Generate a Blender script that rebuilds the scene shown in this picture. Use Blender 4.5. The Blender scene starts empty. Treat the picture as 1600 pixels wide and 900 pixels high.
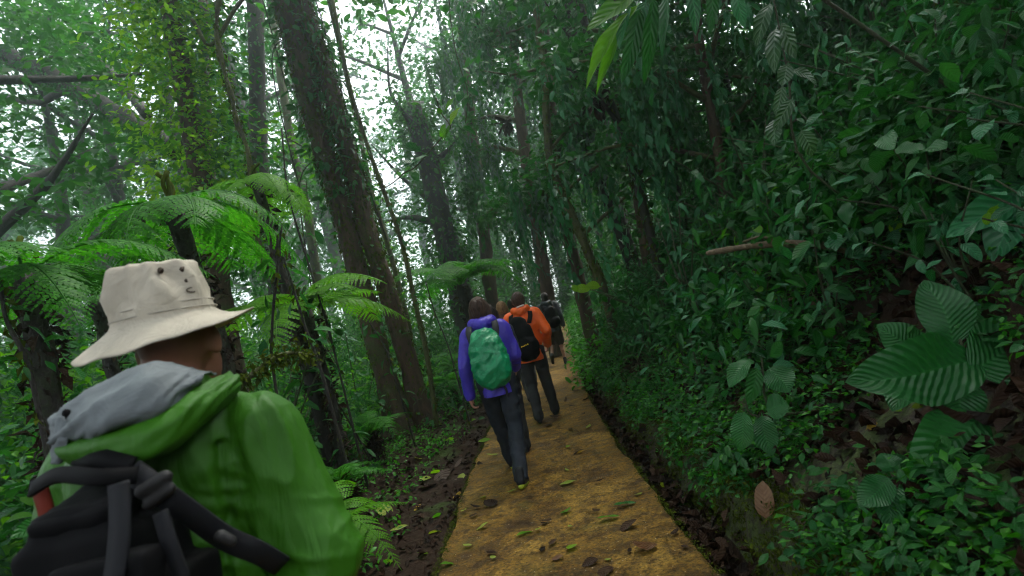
import bpy, bmesh, math, random
import numpy as np
from mathutils import Vector, Matrix, Quaternion, noise

random.seed(11)
rng = np.random.default_rng(11)
scene = bpy.context.scene
COL = scene.collection
R = math.radians

# ------------------------------------------------------------------ camera
ROLL, PITCH, CAMZ, FPX = 14.0, 3.7, 1.33, 900.0
cam_d = bpy.data.cameras.new('camera')
cam = bpy.data.objects.new('camera', cam_d)
COL.objects.link(cam)
cam_d.sensor_width = 36.0
cam_d.lens = 36.0 * FPX / 1600.0
cam_d.clip_start = 0.05
cam_d.clip_end = 2000.0
cam_d.dof.use_dof = True
cam_d.dof.focus_distance = 5.6
cam_d.dof.aperture_fstop = 4.0
CAM_ROT = Matrix.Rotation(R(90 + PITCH), 4, 'X') @ Matrix.Rotation(R(-ROLL), 4, 'Z')
cam.matrix_world = Matrix.Translation((0, 0, CAMZ)) @ CAM_ROT
scene.camera = cam

# ------------------------------------------------------------------ sky, sun, exposure
SUN_EL, SUN_ROT = 60.0, 50.0
world = bpy.data.worlds.new('World')
scene.world = world
world.use_nodes = True
wn = world.node_tree
wn.nodes.clear()
w_out = wn.nodes.new('ShaderNodeOutputWorld')
w_bg = wn.nodes.new('ShaderNodeBackground')
w_sky = wn.nodes.new('ShaderNodeTexSky')
w_sky.sky_type = 'NISHITA'
w_sky.sun_disc = False
w_sky.sun_elevation = R(SUN_EL)
w_sky.sun_rotation = R(SUN_ROT)
w_sky.dust_density = 4.0
w_hs = wn.nodes.new('ShaderNodeHueSaturation')      # cloud cover: the sky is a pale grey-blue
w_hs.inputs['Saturation'].default_value = 0.26
wn.links.new(w_sky.outputs[0], w_hs.inputs['Color'])
wn.links.new(w_hs.outputs[0], w_bg.inputs[0])
w_bg.inputs[1].default_value = 0.15
wn.links.new(w_bg.outputs[0], w_out.inputs[0])

sun_d = bpy.data.lights.new('sun', 'SUN')
sun_d.energy = 1.3
sun_d.angle = R(28)
sun_d.color = (1.0, 0.95, 0.84)
sun = bpy.data.objects.new('sun', sun_d)
COL.objects.link(sun)
_sd = Vector((math.sin(R(SUN_ROT)) * math.cos(R(SUN_EL)), math.cos(R(SUN_ROT)) * math.cos(R(SUN_EL)), math.sin(R(SUN_EL))))
sun.rotation_euler = _sd.to_track_quat('Z', 'Y').to_euler()

scene.view_settings.view_transform = 'Standard'
scene.view_settings.look = 'None'
scene.view_settings.gamma = 1.0
scene.view_settings.use_curve_mapping = False
scene.view_settings.exposure = 1.85

cy = scene.cycles
cy.use_denoising = True
cy.filter_width = 1.2
cy.max_bounces = 6
cy.diffuse_bounces = 3
cy.glossy_bounces = 2
cy.transmission_bounces = 3
cy.transparent_max_bounces = 4
cy.volume_bounces = 1
cy.sample_clamp_indirect = 4.0
cy.caustics_reflective = False
cy.caustics_refractive = False
cy.use_adaptive_sampling = True
cy.adaptive_threshold = 0.02

# ------------------------------------------------------------------ pixel <-> place
def ray(px, py):
    v = Vector(((px - 800) / FPX, (450 - py) / FPX, -1.0))
    return CAM_ROT.to_3x3() @ v
def at(px, py, y):
    """the point on the pixel's ray whose distance ahead (world y) is y"""
    d = ray(px, py)
    return Vector((0, 0, CAMZ)) + d * (y / d.y)
def on_path(px, py, z=0.0):
    d = ray(px, py)
    return Vector((0, 0, CAMZ)) + d * ((z - CAMZ) / d.z)
_RT = np.array(CAM_ROT.to_3x3().transposed())
def proj(P):
    P = np.atleast_2d(np.asarray(P, float)) - np.array([0, 0, CAMZ])
    c = P @ _RT.T
    z = np.minimum(c[:, 2], -1e-3)
    return 800 + FPX * c[:, 0] / -z, 450 - FPX * c[:, 1] / -z, -c[:, 2]

# ------------------------------------------------------------------ mesh helpers
def mesh_np(name, V, F, UV=None, smooth=True):
    V = np.asarray(V, np.float32); F = np.asarray(F, np.int32)
    me = bpy.data.meshes.new(name)
    k = F.shape[1]
    me.vertices.add(len(V)); me.vertices.foreach_set('co', V.ravel())
    me.loops.add(F.size); me.loops.foreach_set('vertex_index', F.ravel())
    me.polygons.add(len(F))
    me.polygons.foreach_set('loop_start', np.arange(0, F.size, k, dtype=np.int32))
    if smooth:
        me.polygons.foreach_set('use_smooth', np.ones(len(F), bool))
    if UV is not None:
        uvl = me.uv_layers.new(name='UVMap')
        uvl.data.foreach_set('uv', np.asarray(UV, np.float32)[F.ravel()].ravel())
    me.update(calc_edges=True)
    return me

def obj(name, me, mat=None, parent=None, M=None):
    o = bpy.data.objects.new(name, me)
    COL.objects.link(o)
    if me is not None and mat is not None and len(me.materials) == 0:
        me.materials.append(mat)
    if parent is not None:
        o.parent = parent
    if M is not None:
        o.matrix_basis = M
    return o

def tag(o, label=None, cat=None, group=None, kind=None):
    if label: o['label'] = label
    if cat: o['category'] = cat
    if group: o['group'] = group
    if kind: o['kind'] = kind
    return o

def thing(name, label, cat, M=None, group=None):
    o = bpy.data.objects.new(name, None)
    COL.objects.link(o)
    o.empty_display_size = 0.1
    if M is not None: o.matrix_basis = M
    return tag(o, label, cat, group)

def cat_parts(parts):
    """join (V,F,UV) triples of quads"""
    Vs, Fs, Us, n = [], [], [], 0
    for V, F, U in parts:
        Vs.append(V); Fs.append(np.asarray(F) + n); Us.append(U); n += len(V)
    return np.concatenate(Vs), np.concatenate(Fs), np.concatenate(Us)

def fbm(p, s=1.0, o=3):
    return noise.fractal(Vector((p[0] * s, p[1] * s, p[2] * s)), 1.0, 2.0, o)

def vnoise(P, s, seed=0.0, o=3):
    """fractal noise for an array of points"""
    return np.array([noise.fractal(Vector((float(p[0]) * s + seed, float(p[1]) * s + seed * 0.7, float(p[2]) * s - seed)), 1.0, 2.0, o) for p in P])

def smooth_path(pts, n):
    """Catmull-Rom through pts (k,d) -> (n,d)"""
    p = np.asarray(pts, float)
    p = np.vstack([2 * p[0] - p[1], p, 2 * p[-1] - p[-2]])
    k = len(p) - 3
    t = np.linspace(0, k - 1e-6, n)
    i = t.astype(int); f = (t - i)[:, None]
    a, b, c, d = p[i], p[i + 1], p[i + 2], p[i + 3]
    return 0.5 * (2 * b + (c - a) * f + (2 * a - 5 * b + 4 * c - d) * f ** 2 + (3 * b - a - 3 * c + d) * f ** 3)

def tube(pts, rad, k=8, lump=0.0, lumps=3.0, seed=0.0, flat=1.0, cap=True):
    P = np.asarray(pts, float); n = len(P)
    rad = np.broadcast_to(np.asarray(rad, float), (n,))
    T = np.gradient(P, axis=0); T /= np.linalg.norm(T, axis=1)[:, None] + 1e-9
    ref = np.array([0.0, 0, 1]) if abs(T[0][2]) < 0.9 else np.array([1.0, 0, 0])
    N = np.zeros((n, 3)); v = np.cross(T[0], ref); v /= np.linalg.norm(v)
    for i in range(n):
        v = v - T[i] * np.dot(v, T[i]); v /= np.linalg.norm(v) + 1e-9
        N[i] = v
    B = np.cross(T, N)
    a = np.linspace(0, 2 * math.pi, k, endpoint=False)
    ca, sa = np.cos(a), np.sin(a)
    ring = N[:, None, :] * ca[None, :, None] + B[:, None, :] * sa[None, :, None] * flat
    V = P[:, None, :] + ring * rad[:, None, None]
    V = V.reshape(-1, 3)
    if lump:
        nz = vnoise(V, lumps, seed, 4)
        V = V + ring.reshape(-1, 3) * (nz * lump * np.repeat(rad, k))[:, None]
    i = np.arange(n - 1)[:, None] * k; j = np.arange(k)[None, :]; j2 = (j + 1) % k
    F = np.stack([i + j, i + j2, i + k + j2, i + k + j], -1).reshape(-1, 4)
    L = np.concatenate([[0], np.cumsum(np.linalg.norm(np.diff(P, axis=0), axis=1))])
    U = np.stack([np.tile(a / (2 * math.pi), n), np.repeat(L, k)], -1)
    if cap:
        c0, c1 = len(V), len(V) + 1
        V = np.vstack([V, P[0], P[-1]]); U = np.vstack([U, [0, 0], [0, L[-1]]])
        q = []
        for s in range(0, k, 2):
            q.append([c0, (s + 2) % k, (s + 1) % k, s])
            b = (n - 1) * k
            q.append([c1, b + s, b + (s + 1) % k, b + (s + 2) % k])
        F = np.vstack([F, q])
    return V, F, U

# ------------------------------------------------------------------ leaf shapes (unit length along +Y, face +Z)
def leaf_shape(width=0.4, na=6, nx=1, fold=0.12, droop=0.25, rib=0.0, nrib=9, peak=0.45, tip=1.0, wob=0.0, seed=0, petiole=0.0):
    """blade grid: na rows along, nx columns each side of the midrib"""
    v = np.linspace(0, 1, na + 1)
    a = peak / (1 - peak)
    prof = (v ** a) * (1 - v) ; prof = prof / prof.max()
    prof = prof ** (0.75 * tip)
    prof[0] = 0.06; prof[-1] = 0.012
    xs = np.concatenate([-np.linspace(1, 0, nx + 1), np.linspace(0, 1, nx + 1)[1:]])
    X = prof[:, None] * xs[None, :] * width * 0.5
    Y = np.repeat(v[:, None], len(xs), 1)
    Y = Y + np.abs(xs)[None, :] * 0.04 * np.sin(v * math.pi)[:, None]
    Z = np.abs(X) * fold * 2 - droop * (Y ** 2) * 0.5
    if rib:
        Z = Z + rib * np.sin((Y - np.abs(X) * 0.9) * nrib * 2 * math.pi) * np.minimum(1, np.abs(xs)[None, :] * 3) * prof[:, None]
    if wob:
        rs = np.random.default_rng(seed)
        Z = Z + wob * np.sin(Y * 9 + rs.uniform(0, 6)) * xs[None, :] * prof[:, None]
        X = X + wob * 0.5 * np.sin(v * 5 + rs.uniform(0, 6))[:, None]
    Yc = Y * (1 - 0.12 * droop)
    V = np.stack([X, Yc, Z], -1).reshape(-1, 3)
    U = np.stack([np.broadcast_to(xs * 0.5 + 0.5, Y.shape), np.broadcast_to(v[:, None], Y.shape)], -1).reshape(-1, 2)
    m = len(xs)
    i = np.arange(na)[:, None] * m; j = np.arange(m - 1)[None, :]
    F = np.stack([i + j, i + j + 1, i + m + j + 1, i + m + j], -1).reshape(-1, 4)
    if petiole:
        V[:, 1] = V[:, 1] * (1 - petiole) + petiole
        pv = np.array([[-0.008, 0, 0], [0.008, 0, 0], [0.008, petiole + 0.03, 0.004], [-0.008, petiole + 0.03, 0.004]])
        F = np.vstack([F, [[len(V), len(V) + 1, len(V) + 2, len(V) + 3]]])
        V = np.vstack([V, pv]); U = np.vstack([U, [[.5, 0]] * 4])
    return V, F, U

def rotmats(n, yaw, pitch, roll):
    """leaf frames: yaw about z, pitch up from the horizontal, roll about its own axis -> (n,3,3)"""
    yaw, pitch, roll = [np.broadcast_to(np.asarray(t, float), (n,)) for t in (yaw, pitch, roll)]
    cz, sz, cp, sp, cr, sr = np.cos(yaw), np.sin(yaw), np.cos(pitch), np.sin(pitch), np.cos(roll), np.sin(roll)
    Yv = np.stack([-sz * cp, cz * cp, sp], -1)
    X0 = np.stack([cz, sz, np.zeros(n)], -1)
    Z0 = np.cross(X0, Yv)
    Xv = X0 * cr[:, None] + Z0 * sr[:, None]
    Zv = np.cross(Xv, Yv)
    return np.stack([Xv, Yv, Zv], -1)

def scatter(shapes, M3, P, S, pick=None):
    """joined copies of leaf shapes; M3 (n,3,3), P (n,3), S (n,)"""
    n = len(P)
    if pick is None: pick = rng.integers(0, len(shapes), n)
    out = []
    for si, (V, F, U) in enumerate(shapes):
        ix = np.nonzero(pick == si)[0]
        if len(ix) == 0: continue
        W = np.einsum('nij,vj->nvi', M3[ix] * S[ix][:, None, None], V) + P[ix][:, None, :]
        FF = F[None] + (np.arange(len(ix)) * len(V))[:, None, None]
        out.append((W.reshape(-1, 3), FF.reshape(-1, 4), np.tile(U, (len(ix), 1))))
    return cat_parts(out)

def m4(M3, P, s):
    m = Matrix.Identity(4)
    for i in range(3):
        for j in range(3):
            m[i][j] = float(M3[i, j]) * s
        m[i][3] = float(P[i])
    return m

# ------------------------------------------------------------------ materials
def new_mat(name):
    m = bpy.data.materials.new(name); m.use_nodes = True
    nt = m.node_tree; nt.nodes.clear()
    return m, nt, nt.nodes, nt.links

def N(nodes, t, **kw):
    n = nodes.new(t)
    for k, v in kw.items():
        setattr(n, k, v)
    return n

def mixc(nodes, links, fac, a, b, mode='MIX'):
    n = nodes.new('ShaderNodeMix'); n.data_type = 'RGBA'; n.blend_type = mode
    for s, val in ((n.inputs[0], fac), (n.inputs[6], a), (n.inputs[7], b)):
        if hasattr(val, 'is_linked'): links.new(val, s)
        elif isinstance(val, (int, float)): s.default_value = val
        else: s.default_value = (*val, 1.0)
    return n.outputs[2]

def mth(nodes, links, op, a, b=0.0, c=None):
    n = nodes.new('ShaderNodeMath'); n.operation = op
    for s, val in zip(n.inputs, (a, b, c)):
        if val is None: continue
        if hasattr(val, 'is_linked'): links.new(val, s)
        else: s.default_value = val
    return n.outputs[0]

def ramp(nodes, links, src, stops):
    n = nodes.new('ShaderNodeValToRGB')
    el = n.color_ramp.elements
    while len(el) < len(stops): el.new(0.5)
    for e, (p, c) in zip(el, stops):
        e.position = p; e.color = (*c, 1.0) if len(c) == 3 else c
    links.new(src, n.inputs[0])
    return n.outputs[0]

def noise_tex(nodes, links, scale, detail=4, rough=0.55, vec=None, dist=0.0):
    n = nodes.new('ShaderNodeTexNoise')
    n.inputs['Scale'].default_value = scale; n.inputs['Detail'].default_value = detail
    n.inputs['Roughness'].default_value = rough; n.inputs['Distortion'].default_value = dist
    if vec is not None: links.new(vec, n.inputs['Vector'])
    return n

def leaf_mat(name, cols, rough=0.38, trans=0.35, vein=0.0, nvein=9, veincol=None, spec=0.5, tcol=None, bump=0.4):
    """leaf colour varies leaf by leaf; veins follow the blade's own coordinates"""
    m, nt, nd, lk = new_mat(name)
    oi = N(nd, 'ShaderNodeObjectInfo'); ge = N(nd, 'ShaderNodeNewGeometry')
    rnd = mth(nd, lk, 'FRACT', mth(nd, lk, 'ADD', oi.outputs['Random'], ge.outputs['Random Per Island']))
    n = len(cols)
    col = ramp(nd, lk, rnd, [((i + .5) / n, c) for i, c in enumerate(cols)])
    tc = N(nd, 'ShaderNodeTexCoord')
    nz = noise_tex(nd, lk, 7.0, 3, vec=tc.outputs['Object'])
    col = mixc(nd, lk, mth(nd, lk, 'MULTIPLY', nz.outputs[0], 0.45), col, (cols[0][0] * .45, cols[0][1] * .5, cols[0][2] * .5))
    bs = N(nd, 'ShaderNodeBsdfPrincipled')
    if vein:
        sp = N(nd, 'ShaderNodeSeparateXYZ'); lk.new(tc.outputs['UV'], sp.inputs[0])
        ax = mth(nd, lk, 'ABSOLUTE', mth(nd, lk, 'SUBTRACT', sp.outputs[0], 0.5))
        ph = mth(nd, lk, 'MULTIPLY', mth(nd, lk, 'SUBTRACT', sp.outputs[1], mth(nd, lk, 'MULTIPLY', ax, 0.42)), nvein * 2 * math.pi)
        s = mth(nd, lk, 'SINE', ph)
        lat = mth(nd, lk, 'POWER', mth(nd, lk, 'MAXIMUM', s, 0.0), 6.0)
        mid = mth(nd, lk, 'LESS_THAN', ax, 0.025)
        vf = mth(nd, lk, 'MINIMUM', mth(nd, lk, 'ADD', lat, mid), 1.0)
        vc = veincol or tuple(min(1, c * 2.0 + .01) for c in cols[-1])
        col = mixc(nd, lk, mth(nd, lk, 'MULTIPLY', vf, vein), col, vc)
        bp = N(nd, 'ShaderNodeBump'); bp.inputs['Strength'].default_value = bump; bp.inputs['Distance'].default_value = 0.01
        lk.new(s, bp.inputs['Height']); lk.new(bp.outputs[0], bs.inputs['Normal'])
    lk.new(col, bs.inputs['Base Color'])
    bs.inputs['Roughness'].default_value = rough
    bs.inputs['Specular IOR Level'].default_value = spec
    tr = N(nd, 'ShaderNodeBsdfTranslucent')
    tcx = mixc(nd, lk, 1.0, col, tcol or (1.5, 1.6, 0.55), 'MULTIPLY')
    lk.new(tcx, tr.inputs[0])
    mx = N(nd, 'ShaderNodeMixShader'); mx.inputs[0].default_value = trans
    lk.new(bs.outputs[0], mx.inputs[1]); lk.new(tr.outputs[0], mx.inputs[2])
    out = N(nd, 'ShaderNodeOutputMaterial'); lk.new(mx.outputs[0], out.inputs[0])
    return m

def bark_mat(name, bark, dark, moss, mossiness=0.5, scale=6.0):
    m, nt, nd, lk = new_mat(name)
    tc = N(nd, 'ShaderNodeTexCoord'); ge = N(nd, 'ShaderNodeNewGeometry')
    mp = N(nd, 'ShaderNodeMapping'); mp.inputs['Scale'].default_value = (1, 1, 0.25)
    lk.new(ge.outputs['Position'], mp.inputs[0])
    n1 = noise_tex(nd, lk, scale * 2.2, 6, 0.65, mp.outputs[0], 0.6)
    n2 = noise_tex(nd, lk, scale * 0.35, 5, 0.6, ge.outputs['Position'])
    n3 = noise_tex(nd, lk, scale * 7, 3, 0.6, ge.outputs['Position'])
    col = ramp(nd, lk, n1.outputs[0], [(0.3, dark), (0.62, bark), (0.8, tuple(c * 1.5 for c in bark))])
    mm = ramp(nd, lk, mth(nd, lk, 'ADD', n2.outputs[0], mth(nd, lk, 'MULTIPLY', mth(nd, lk, 'SUBTRACT', n3.outputs[0], .5), .25)), [(0.62 - mossiness * .3, (0, 0, 0)), (0.74 - mossiness * .3, (1, 1, 1))])
    mcol = ramp(nd, lk, n3.outputs[0], [(0.3, tuple(c * .5 for c in moss)), (0.7, moss)])
    col = mixc(nd, lk, mm, col, mcol)
    bs = N(nd, 'ShaderNodeBsdfPrincipled'); lk.new(col, bs.inputs['Base Color'])
    bs.inputs['Roughness'].default_value = 0.75
    bp = N(nd, 'ShaderNodeBump'); bp.inputs['Strength'].default_value = 0.9; bp.inputs['Distance'].default_value = 0.03
    lk.new(mth(nd, lk, 'ADD', n1.outputs[0], mth(nd, lk, 'MULTIPLY', n3.outputs[0], .5)), bp.inputs['Height'])
    lk.new(bp.outputs[0], bs.inputs['Normal'])
    out = N(nd, 'ShaderNodeOutputMaterial'); lk.new(bs.outputs[0], out.inputs[0])
    return m

def cloth_mat(name, col, rough=0.6, spec=0.3, weave=500.0, var=0.25, bump=0.15, fold=0.0, sheen=0.0, stretch=None):
    m, nt, nd, lk = new_mat(name)
    tc = N(nd, 'ShaderNodeTexCoord')
    n1 = noise_tex(nd, lk, 5.0, 5, 0.6, tc.outputs['Object'])
    n2 = noise_tex(nd, lk, weave, 2, 0.5, tc.outputs['Object'])
    c = mixc(nd, lk, ramp(nd, lk, n1.outputs[0], [(0.35, (0, 0, 0)), (0.7, (1, 1, 1))]), tuple(x * (1 - var) for x in col), tuple(min(1, x * (1 + var * .5)) for x in col))
    bs = N(nd, 'ShaderNodeBsdfPrincipled'); lk.new(c, bs.inputs['Base Color'])
    bs.inputs['Roughness'].default_value = rough; bs.inputs['Specular IOR Level'].default_value = spec
    bs.inputs['Sheen Weight'].default_value = sheen
    h = mth(nd, lk, 'MULTIPLY', n2.outputs[0], 0.15)
    if fold:
        fv = tc.outputs['Object']
        if stretch:
            mp = N(nd, 'ShaderNodeMapping'); mp.inputs['Rotation'].default_value = (0, R(28), 0); mp.inputs['Scale'].default_value = stretch
            lk.new(fv, mp.inputs[0]); fv = mp.outputs[0]
        n3 = noise_tex(nd, lk, fold, 3, 0.55, fv, 0.6 if stretch else 1.2)
        h = mth(nd, lk, 'ADD', h, mth(nd, lk, 'MULTIPLY', mth(nd, lk, 'ABSOLUTE', mth(nd, lk, 'SUBTRACT', n3.outputs[0], .5)), 3.0))
    bp = N(nd, 'ShaderNodeBump'); bp.inputs['Strength'].default_value = bump; bp.inputs['Distance'].default_value = 0.01
    lk.new(h, bp.inputs['Height']); lk.new(bp.outputs[0], bs.inputs['Normal'])
    out = N(nd, 'ShaderNodeOutputMaterial'); lk.new(bs.outputs[0], out.inputs[0])
    return m

def plain_mat(name, col, rough=0.5, spec=0.4, metal=0.0, var=0.2, scale=20.0, sss=0.0):
    m, nt, nd, lk = new_mat(name)
    tc = N(nd, 'ShaderNodeTexCoord')
    n1 = noise_tex(nd, lk, scale, 4, 0.6, tc.outputs['Object'])
    c = mixc(nd, lk, n1.outputs[0], tuple(x * (1 - var) for x in col), tuple(min(1, x * (1 + var)) for x in col))
    bs = N(nd, 'ShaderNodeBsdfPrincipled'); lk.new(c, bs.inputs['Base Color'])
    bs.inputs['Roughness'].default_value = rough; bs.inputs['Specular IOR Level'].default_value = spec
    bs.inputs['Metallic'].default_value = metal
    out = N(nd, 'ShaderNodeOutputMaterial'); lk.new(bs.outputs[0], out.inputs[0])
    return m

def ground_mat():
    m, nt, nd, lk = new_mat('wet_forest_soil')
    ge = N(nd, 'ShaderNodeNewGeometry')
    n1 = noise_tex(nd, lk, 3.0, 6, 0.65, ge.outputs['Position'])
    n2 = noise_tex(nd, lk, 24.0, 5, 0.7, ge.outputs['Position'])
    n3 = noise_tex(nd, lk, 1.1, 4, 0.6, ge.outputs['Position'])
    c = ramp(nd, lk, n2.outputs[0], [(0.3, (0.008, 0.004, 0.002)), (0.55, (0.028, 0.015, 0.008)), (0.8, (0.05, 0.028, 0.015))])
    c = mixc(nd, lk, mth(nd, lk, 'MULTIPLY', n1.outputs[0], 0.5), c, (0.02, 0.010, 0.005))
    mo = ramp(nd, lk, mth(nd, lk, 'ADD', n3.outputs[0], mth(nd, lk, 'MULTIPLY', n2.outputs[0], .2)), [(0.66, (0, 0, 0)), (0.76, (1, 1, 1))])
    c = mixc(nd, lk, mo, c, (0.035, 0.06, 0.012))
    bs = N(nd, 'ShaderNodeBsdfPrincipled'); lk.new(c, bs.inputs['Base Color'])
    rr = ramp(nd, lk, n1.outputs[0], [(0.3, (0.6,) * 3), (0.7, (0.95,) * 3)]); lk.new(rr, bs.inputs['Roughness']); bs.inputs['Specular IOR Level'].default_value = 0.15
    bp = N(nd, 'ShaderNodeBump'); bp.inputs['Strength'].default_value = 1.0; bp.inputs['Distance'].default_value = 0.03
    lk.new(n2.outputs[0], bp.inputs['Height']); lk.new(bp.outputs[0], bs.inputs['Normal'])
    out = N(nd, 'ShaderNodeOutputMaterial'); lk.new(bs.outputs[0], out.inputs[0])
    return m

def bank_mat():
    m, nt, nd, lk = new_mat('mossy_bank')
    ge = N(nd, 'ShaderNodeNewGeometry')
    n1 = noise_tex(nd, lk, 5.0, 6, 0.65, ge.outputs['Position'])
    n2 = noise_tex(nd, lk, 40.0, 5, 0.7, ge.outputs['Position'])
    c = ramp(nd, lk, n2.outputs[0], [(0.3, (0.014, 0.010, 0.007)), (0.55, (0.05, 0.035, 0.02)), (0.8, (0.08, 0.06, 0.035))])
    mo = ramp(nd, lk, mth(nd, lk, 'ADD', n1.outputs[0], mth(nd, lk, 'MULTIPLY', n2.outputs[0], .3)), [(0.58, (0, 0, 0)), (0.72, (1, 1, 1))])
    c = mixc(nd, lk, mo, c, ramp(nd, lk, n2.outputs[0], [(.3, (0.02, 0.035, 0.006)), (.7, (0.075, 0.11, 0.018))]))
    bs = N(nd, 'ShaderNodeBsdfPrincipled'); lk.new(c, bs.inputs['Base Color'])
    bs.inputs['Roughness'].default_value = 0.8
    bp = N(nd, 'ShaderNodeBump'); bp.inputs['Strength'].default_value = 1.0; bp.inputs['Distance'].default_value = 0.03
    lk.new(n2.outputs[0], bp.inputs['Height']); lk.new(bp.outputs[0], bs.inputs['Normal'])
    out = N(nd, 'ShaderNodeOutputMaterial'); lk.new(bs.outputs[0], out.inputs[0])
    return m

def path_mat():
    m, nt, nd, lk = new_mat('stained_concrete')
    ge = N(nd, 'ShaderNodeNewGeometry')
    pos = ge.outputs['Position']
    big = noise_tex(nd, lk, 1.9, 7, 0.65, pos, 0.7)
    mid = noise_tex(nd, lk, 11.0, 8, 0.75, pos, 0.3)
    fine = noise_tex(nd, lk, 48.0, 6, 0.75, pos)
    c = ramp(nd, lk, big.outputs[0], [(0.32, (0.095, 0.050, 0.009)), (0.5, (0.235, 0.132, 0.018)), (0.66, (0.38, 0.235, 0.042))])
    d = ramp(nd, lk, mid.outputs[0], [(0.38, (0, 0, 0)), (0.58, (1, 1, 1))])
    c = mixc(nd, lk, d, mixc(nd, lk, 0.75, c, (0.032, 0.016, 0.006)), c)
    g = ramp(nd, lk, fine.outputs[0], [(0.36, (0.22,) * 3), (0.5, (1,) * 3), (0.66, (1.7, 1.6, 1.4))])
    c = mixc(nd, lk, 1.0, c, g, 'MULTIPLY')
    # algae towards some patches
    al = noise_tex(nd, lk, 2.1, 5, 0.6, pos)
    af = ramp(nd, lk, al.outputs[0], [(0.56, (0, 0, 0)), (0.75, (.6, .6, .6))])
    c = mixc(nd, lk, af, c, (0.10, 0.095, 0.018))
    # dark damp stains with a ragged outline
    st = noise_tex(nd, lk, 3.3, 8, 0.7, pos, 1.0)
    sf = ramp(nd, lk, st.outputs[0], [(0.51, (0, 0, 0)), (0.62, (.8, .8, .8))])
    c = mixc(nd, lk, sf, c, (0.045, 0.024, 0.008))
    # pale aggregate grains
    vo = N(nd, 'ShaderNodeTexVoronoi'); vo.inputs['Scale'].default_value = 55.0; lk.new(pos, vo.inputs['Vector'])
    sp = mth(nd, lk, 'LESS_THAN', vo.outputs['Distance'], 0.2)
    sv = N(nd, 'ShaderNodeSeparateColor'); lk.new(vo.outputs['Color'], sv.inputs[0])
    sel = mth(nd, lk, 'MULTIPLY', sp, mth(nd, lk, 'GREATER_THAN', sv.outputs[0], 0.93))
    c = mixc(nd, lk, mth(nd, lk, 'MULTIPLY', sel, .8), c, (0.55, 0.48, 0.33))
    bs = N(nd, 'ShaderNodeBsdfPrincipled'); lk.new(c, bs.inputs['Base Color'])
    rr = ramp(nd, lk, mid.outputs[0], [(0.35, (0.42,) * 3), (0.65, (0.75,) * 3)]); lk.new(rr, bs.inputs['Roughness'])
    bs.inputs['Specular IOR Level'].default_value = 0.22
    bp = N(nd, 'ShaderNodeBump'); bp.inputs['Strength'].default_value = 1.0; bp.inputs['Distance'].default_value = 0.02
    lk.new(mth(nd, lk, 'ADD', fine.outputs[0], mid.outputs[0]), bp.inputs['Height']); lk.new(bp.outputs[0], bs.inputs['Normal'])
    out = N(nd, 'ShaderNodeOutputMaterial'); lk.new(bs.outputs[0], out.inputs[0])
    return m

G = {}
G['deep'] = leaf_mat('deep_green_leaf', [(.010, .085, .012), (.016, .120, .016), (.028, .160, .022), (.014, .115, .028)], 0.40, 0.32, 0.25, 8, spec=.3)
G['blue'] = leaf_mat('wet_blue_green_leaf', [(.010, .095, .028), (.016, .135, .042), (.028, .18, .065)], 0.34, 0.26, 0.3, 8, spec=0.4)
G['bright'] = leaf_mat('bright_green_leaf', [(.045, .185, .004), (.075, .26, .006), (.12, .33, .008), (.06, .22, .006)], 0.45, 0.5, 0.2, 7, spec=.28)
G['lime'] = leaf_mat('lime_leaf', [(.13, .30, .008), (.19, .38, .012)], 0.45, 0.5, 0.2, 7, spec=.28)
G['ribbed'] = leaf_mat('ribbed_leaf', [(.012, .10, .020), (.018, .125, .026), (.026, .155, .032)], 0.36, 0.24, 0.15, 14, spec=0.4, bump=0.4)
G['striped'] = leaf_mat('silver_striped_leaf', [(.02, .08, .02), (.03, .10, .028)], 0.35, 0.2, 0.5, 7, (0.16, 0.26, 0.17), spec=0.4)
G['fern'] = leaf_mat('fern_green', [(.022, .14, .006), (.036, .19, .010), (.052, .24, .012)], 0.55, 0.5, spec=.22)
G['fernlime'] = leaf_mat('young_fern_green', [(.07, .23, .006), (.10, .30, .008)], 0.55, 0.5, spec=.22)
G['far'] = leaf_mat('canopy_green', [(.014, .085, .012), (.024, .12, .016), (.040, .155, .020), (.020, .11, .026)], 0.6, 0.4, spec=.2)
G['moss'] = leaf_mat('moss_green', [(.05, .075, .006), (.085, .115, .010), (.034, .05, .006)], 0.9, 0.2, spec=.05)
G['grey'] = leaf_mat('hanging_lichen', [(.10, .17, .13), (.14, .22, .17), (.07, .13, .09)], 0.7, 0.35, spec=0.2, tcol=(1, 1, 1))
G['herb'] = leaf_mat('bank_herb_green', [(.030, .19, .008), (.045, .25, .012), (.070, .30, .015), (.022, .15, .015)], 0.42, 0.42, spec=.32)
G['dead'] = leaf_mat('dead_leaf_brown', [(.022, .012, .007), (.040, .021, .012), (.058, .032, .018), (.012, .008, .006)], 0.5, 0.05, 0.2, 7, tcol=(1, 1, 1), spec=.08)
G['tan'] = leaf_mat('tan_dry_leaf', [(.17, .085, .032), (.20, .10, .04)], 0.55, 0.1, 0.10, 8, tcol=(1, 1, 1), bump=.2)
G['rust'] = leaf_mat('rust_wet_leaf', [(.10, .04, .014), (.13, .055, .02)], 0.3, 0.1, 0.12, 7, tcol=(1, 1, 1), bump=.2)
G['mauve'] = leaf_mat('grey_brown_dry_leaf', [(.05, .030, .021), (.07, .042, .030)], 0.6, 0.05, 0.3, 6, tcol=(1, 1, 1))
G['yellow'] = leaf_mat('yellow_leaf', [(.50, .30, .02), (.55, .36, .03)], 0.4, 0.3, 0.2, 7, tcol=(1, 1, .6))
G['chart'] = leaf_mat('yellow_green_leaf', [(.22, .32, .03), (.30, .38, .04)], 0.4, 0.35, 0.25, 7)
BARK = bark_mat('mossy_bark', (.075, .042, .020), (.018, .011, .006), (.05, .07, .008), 0.3)
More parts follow.
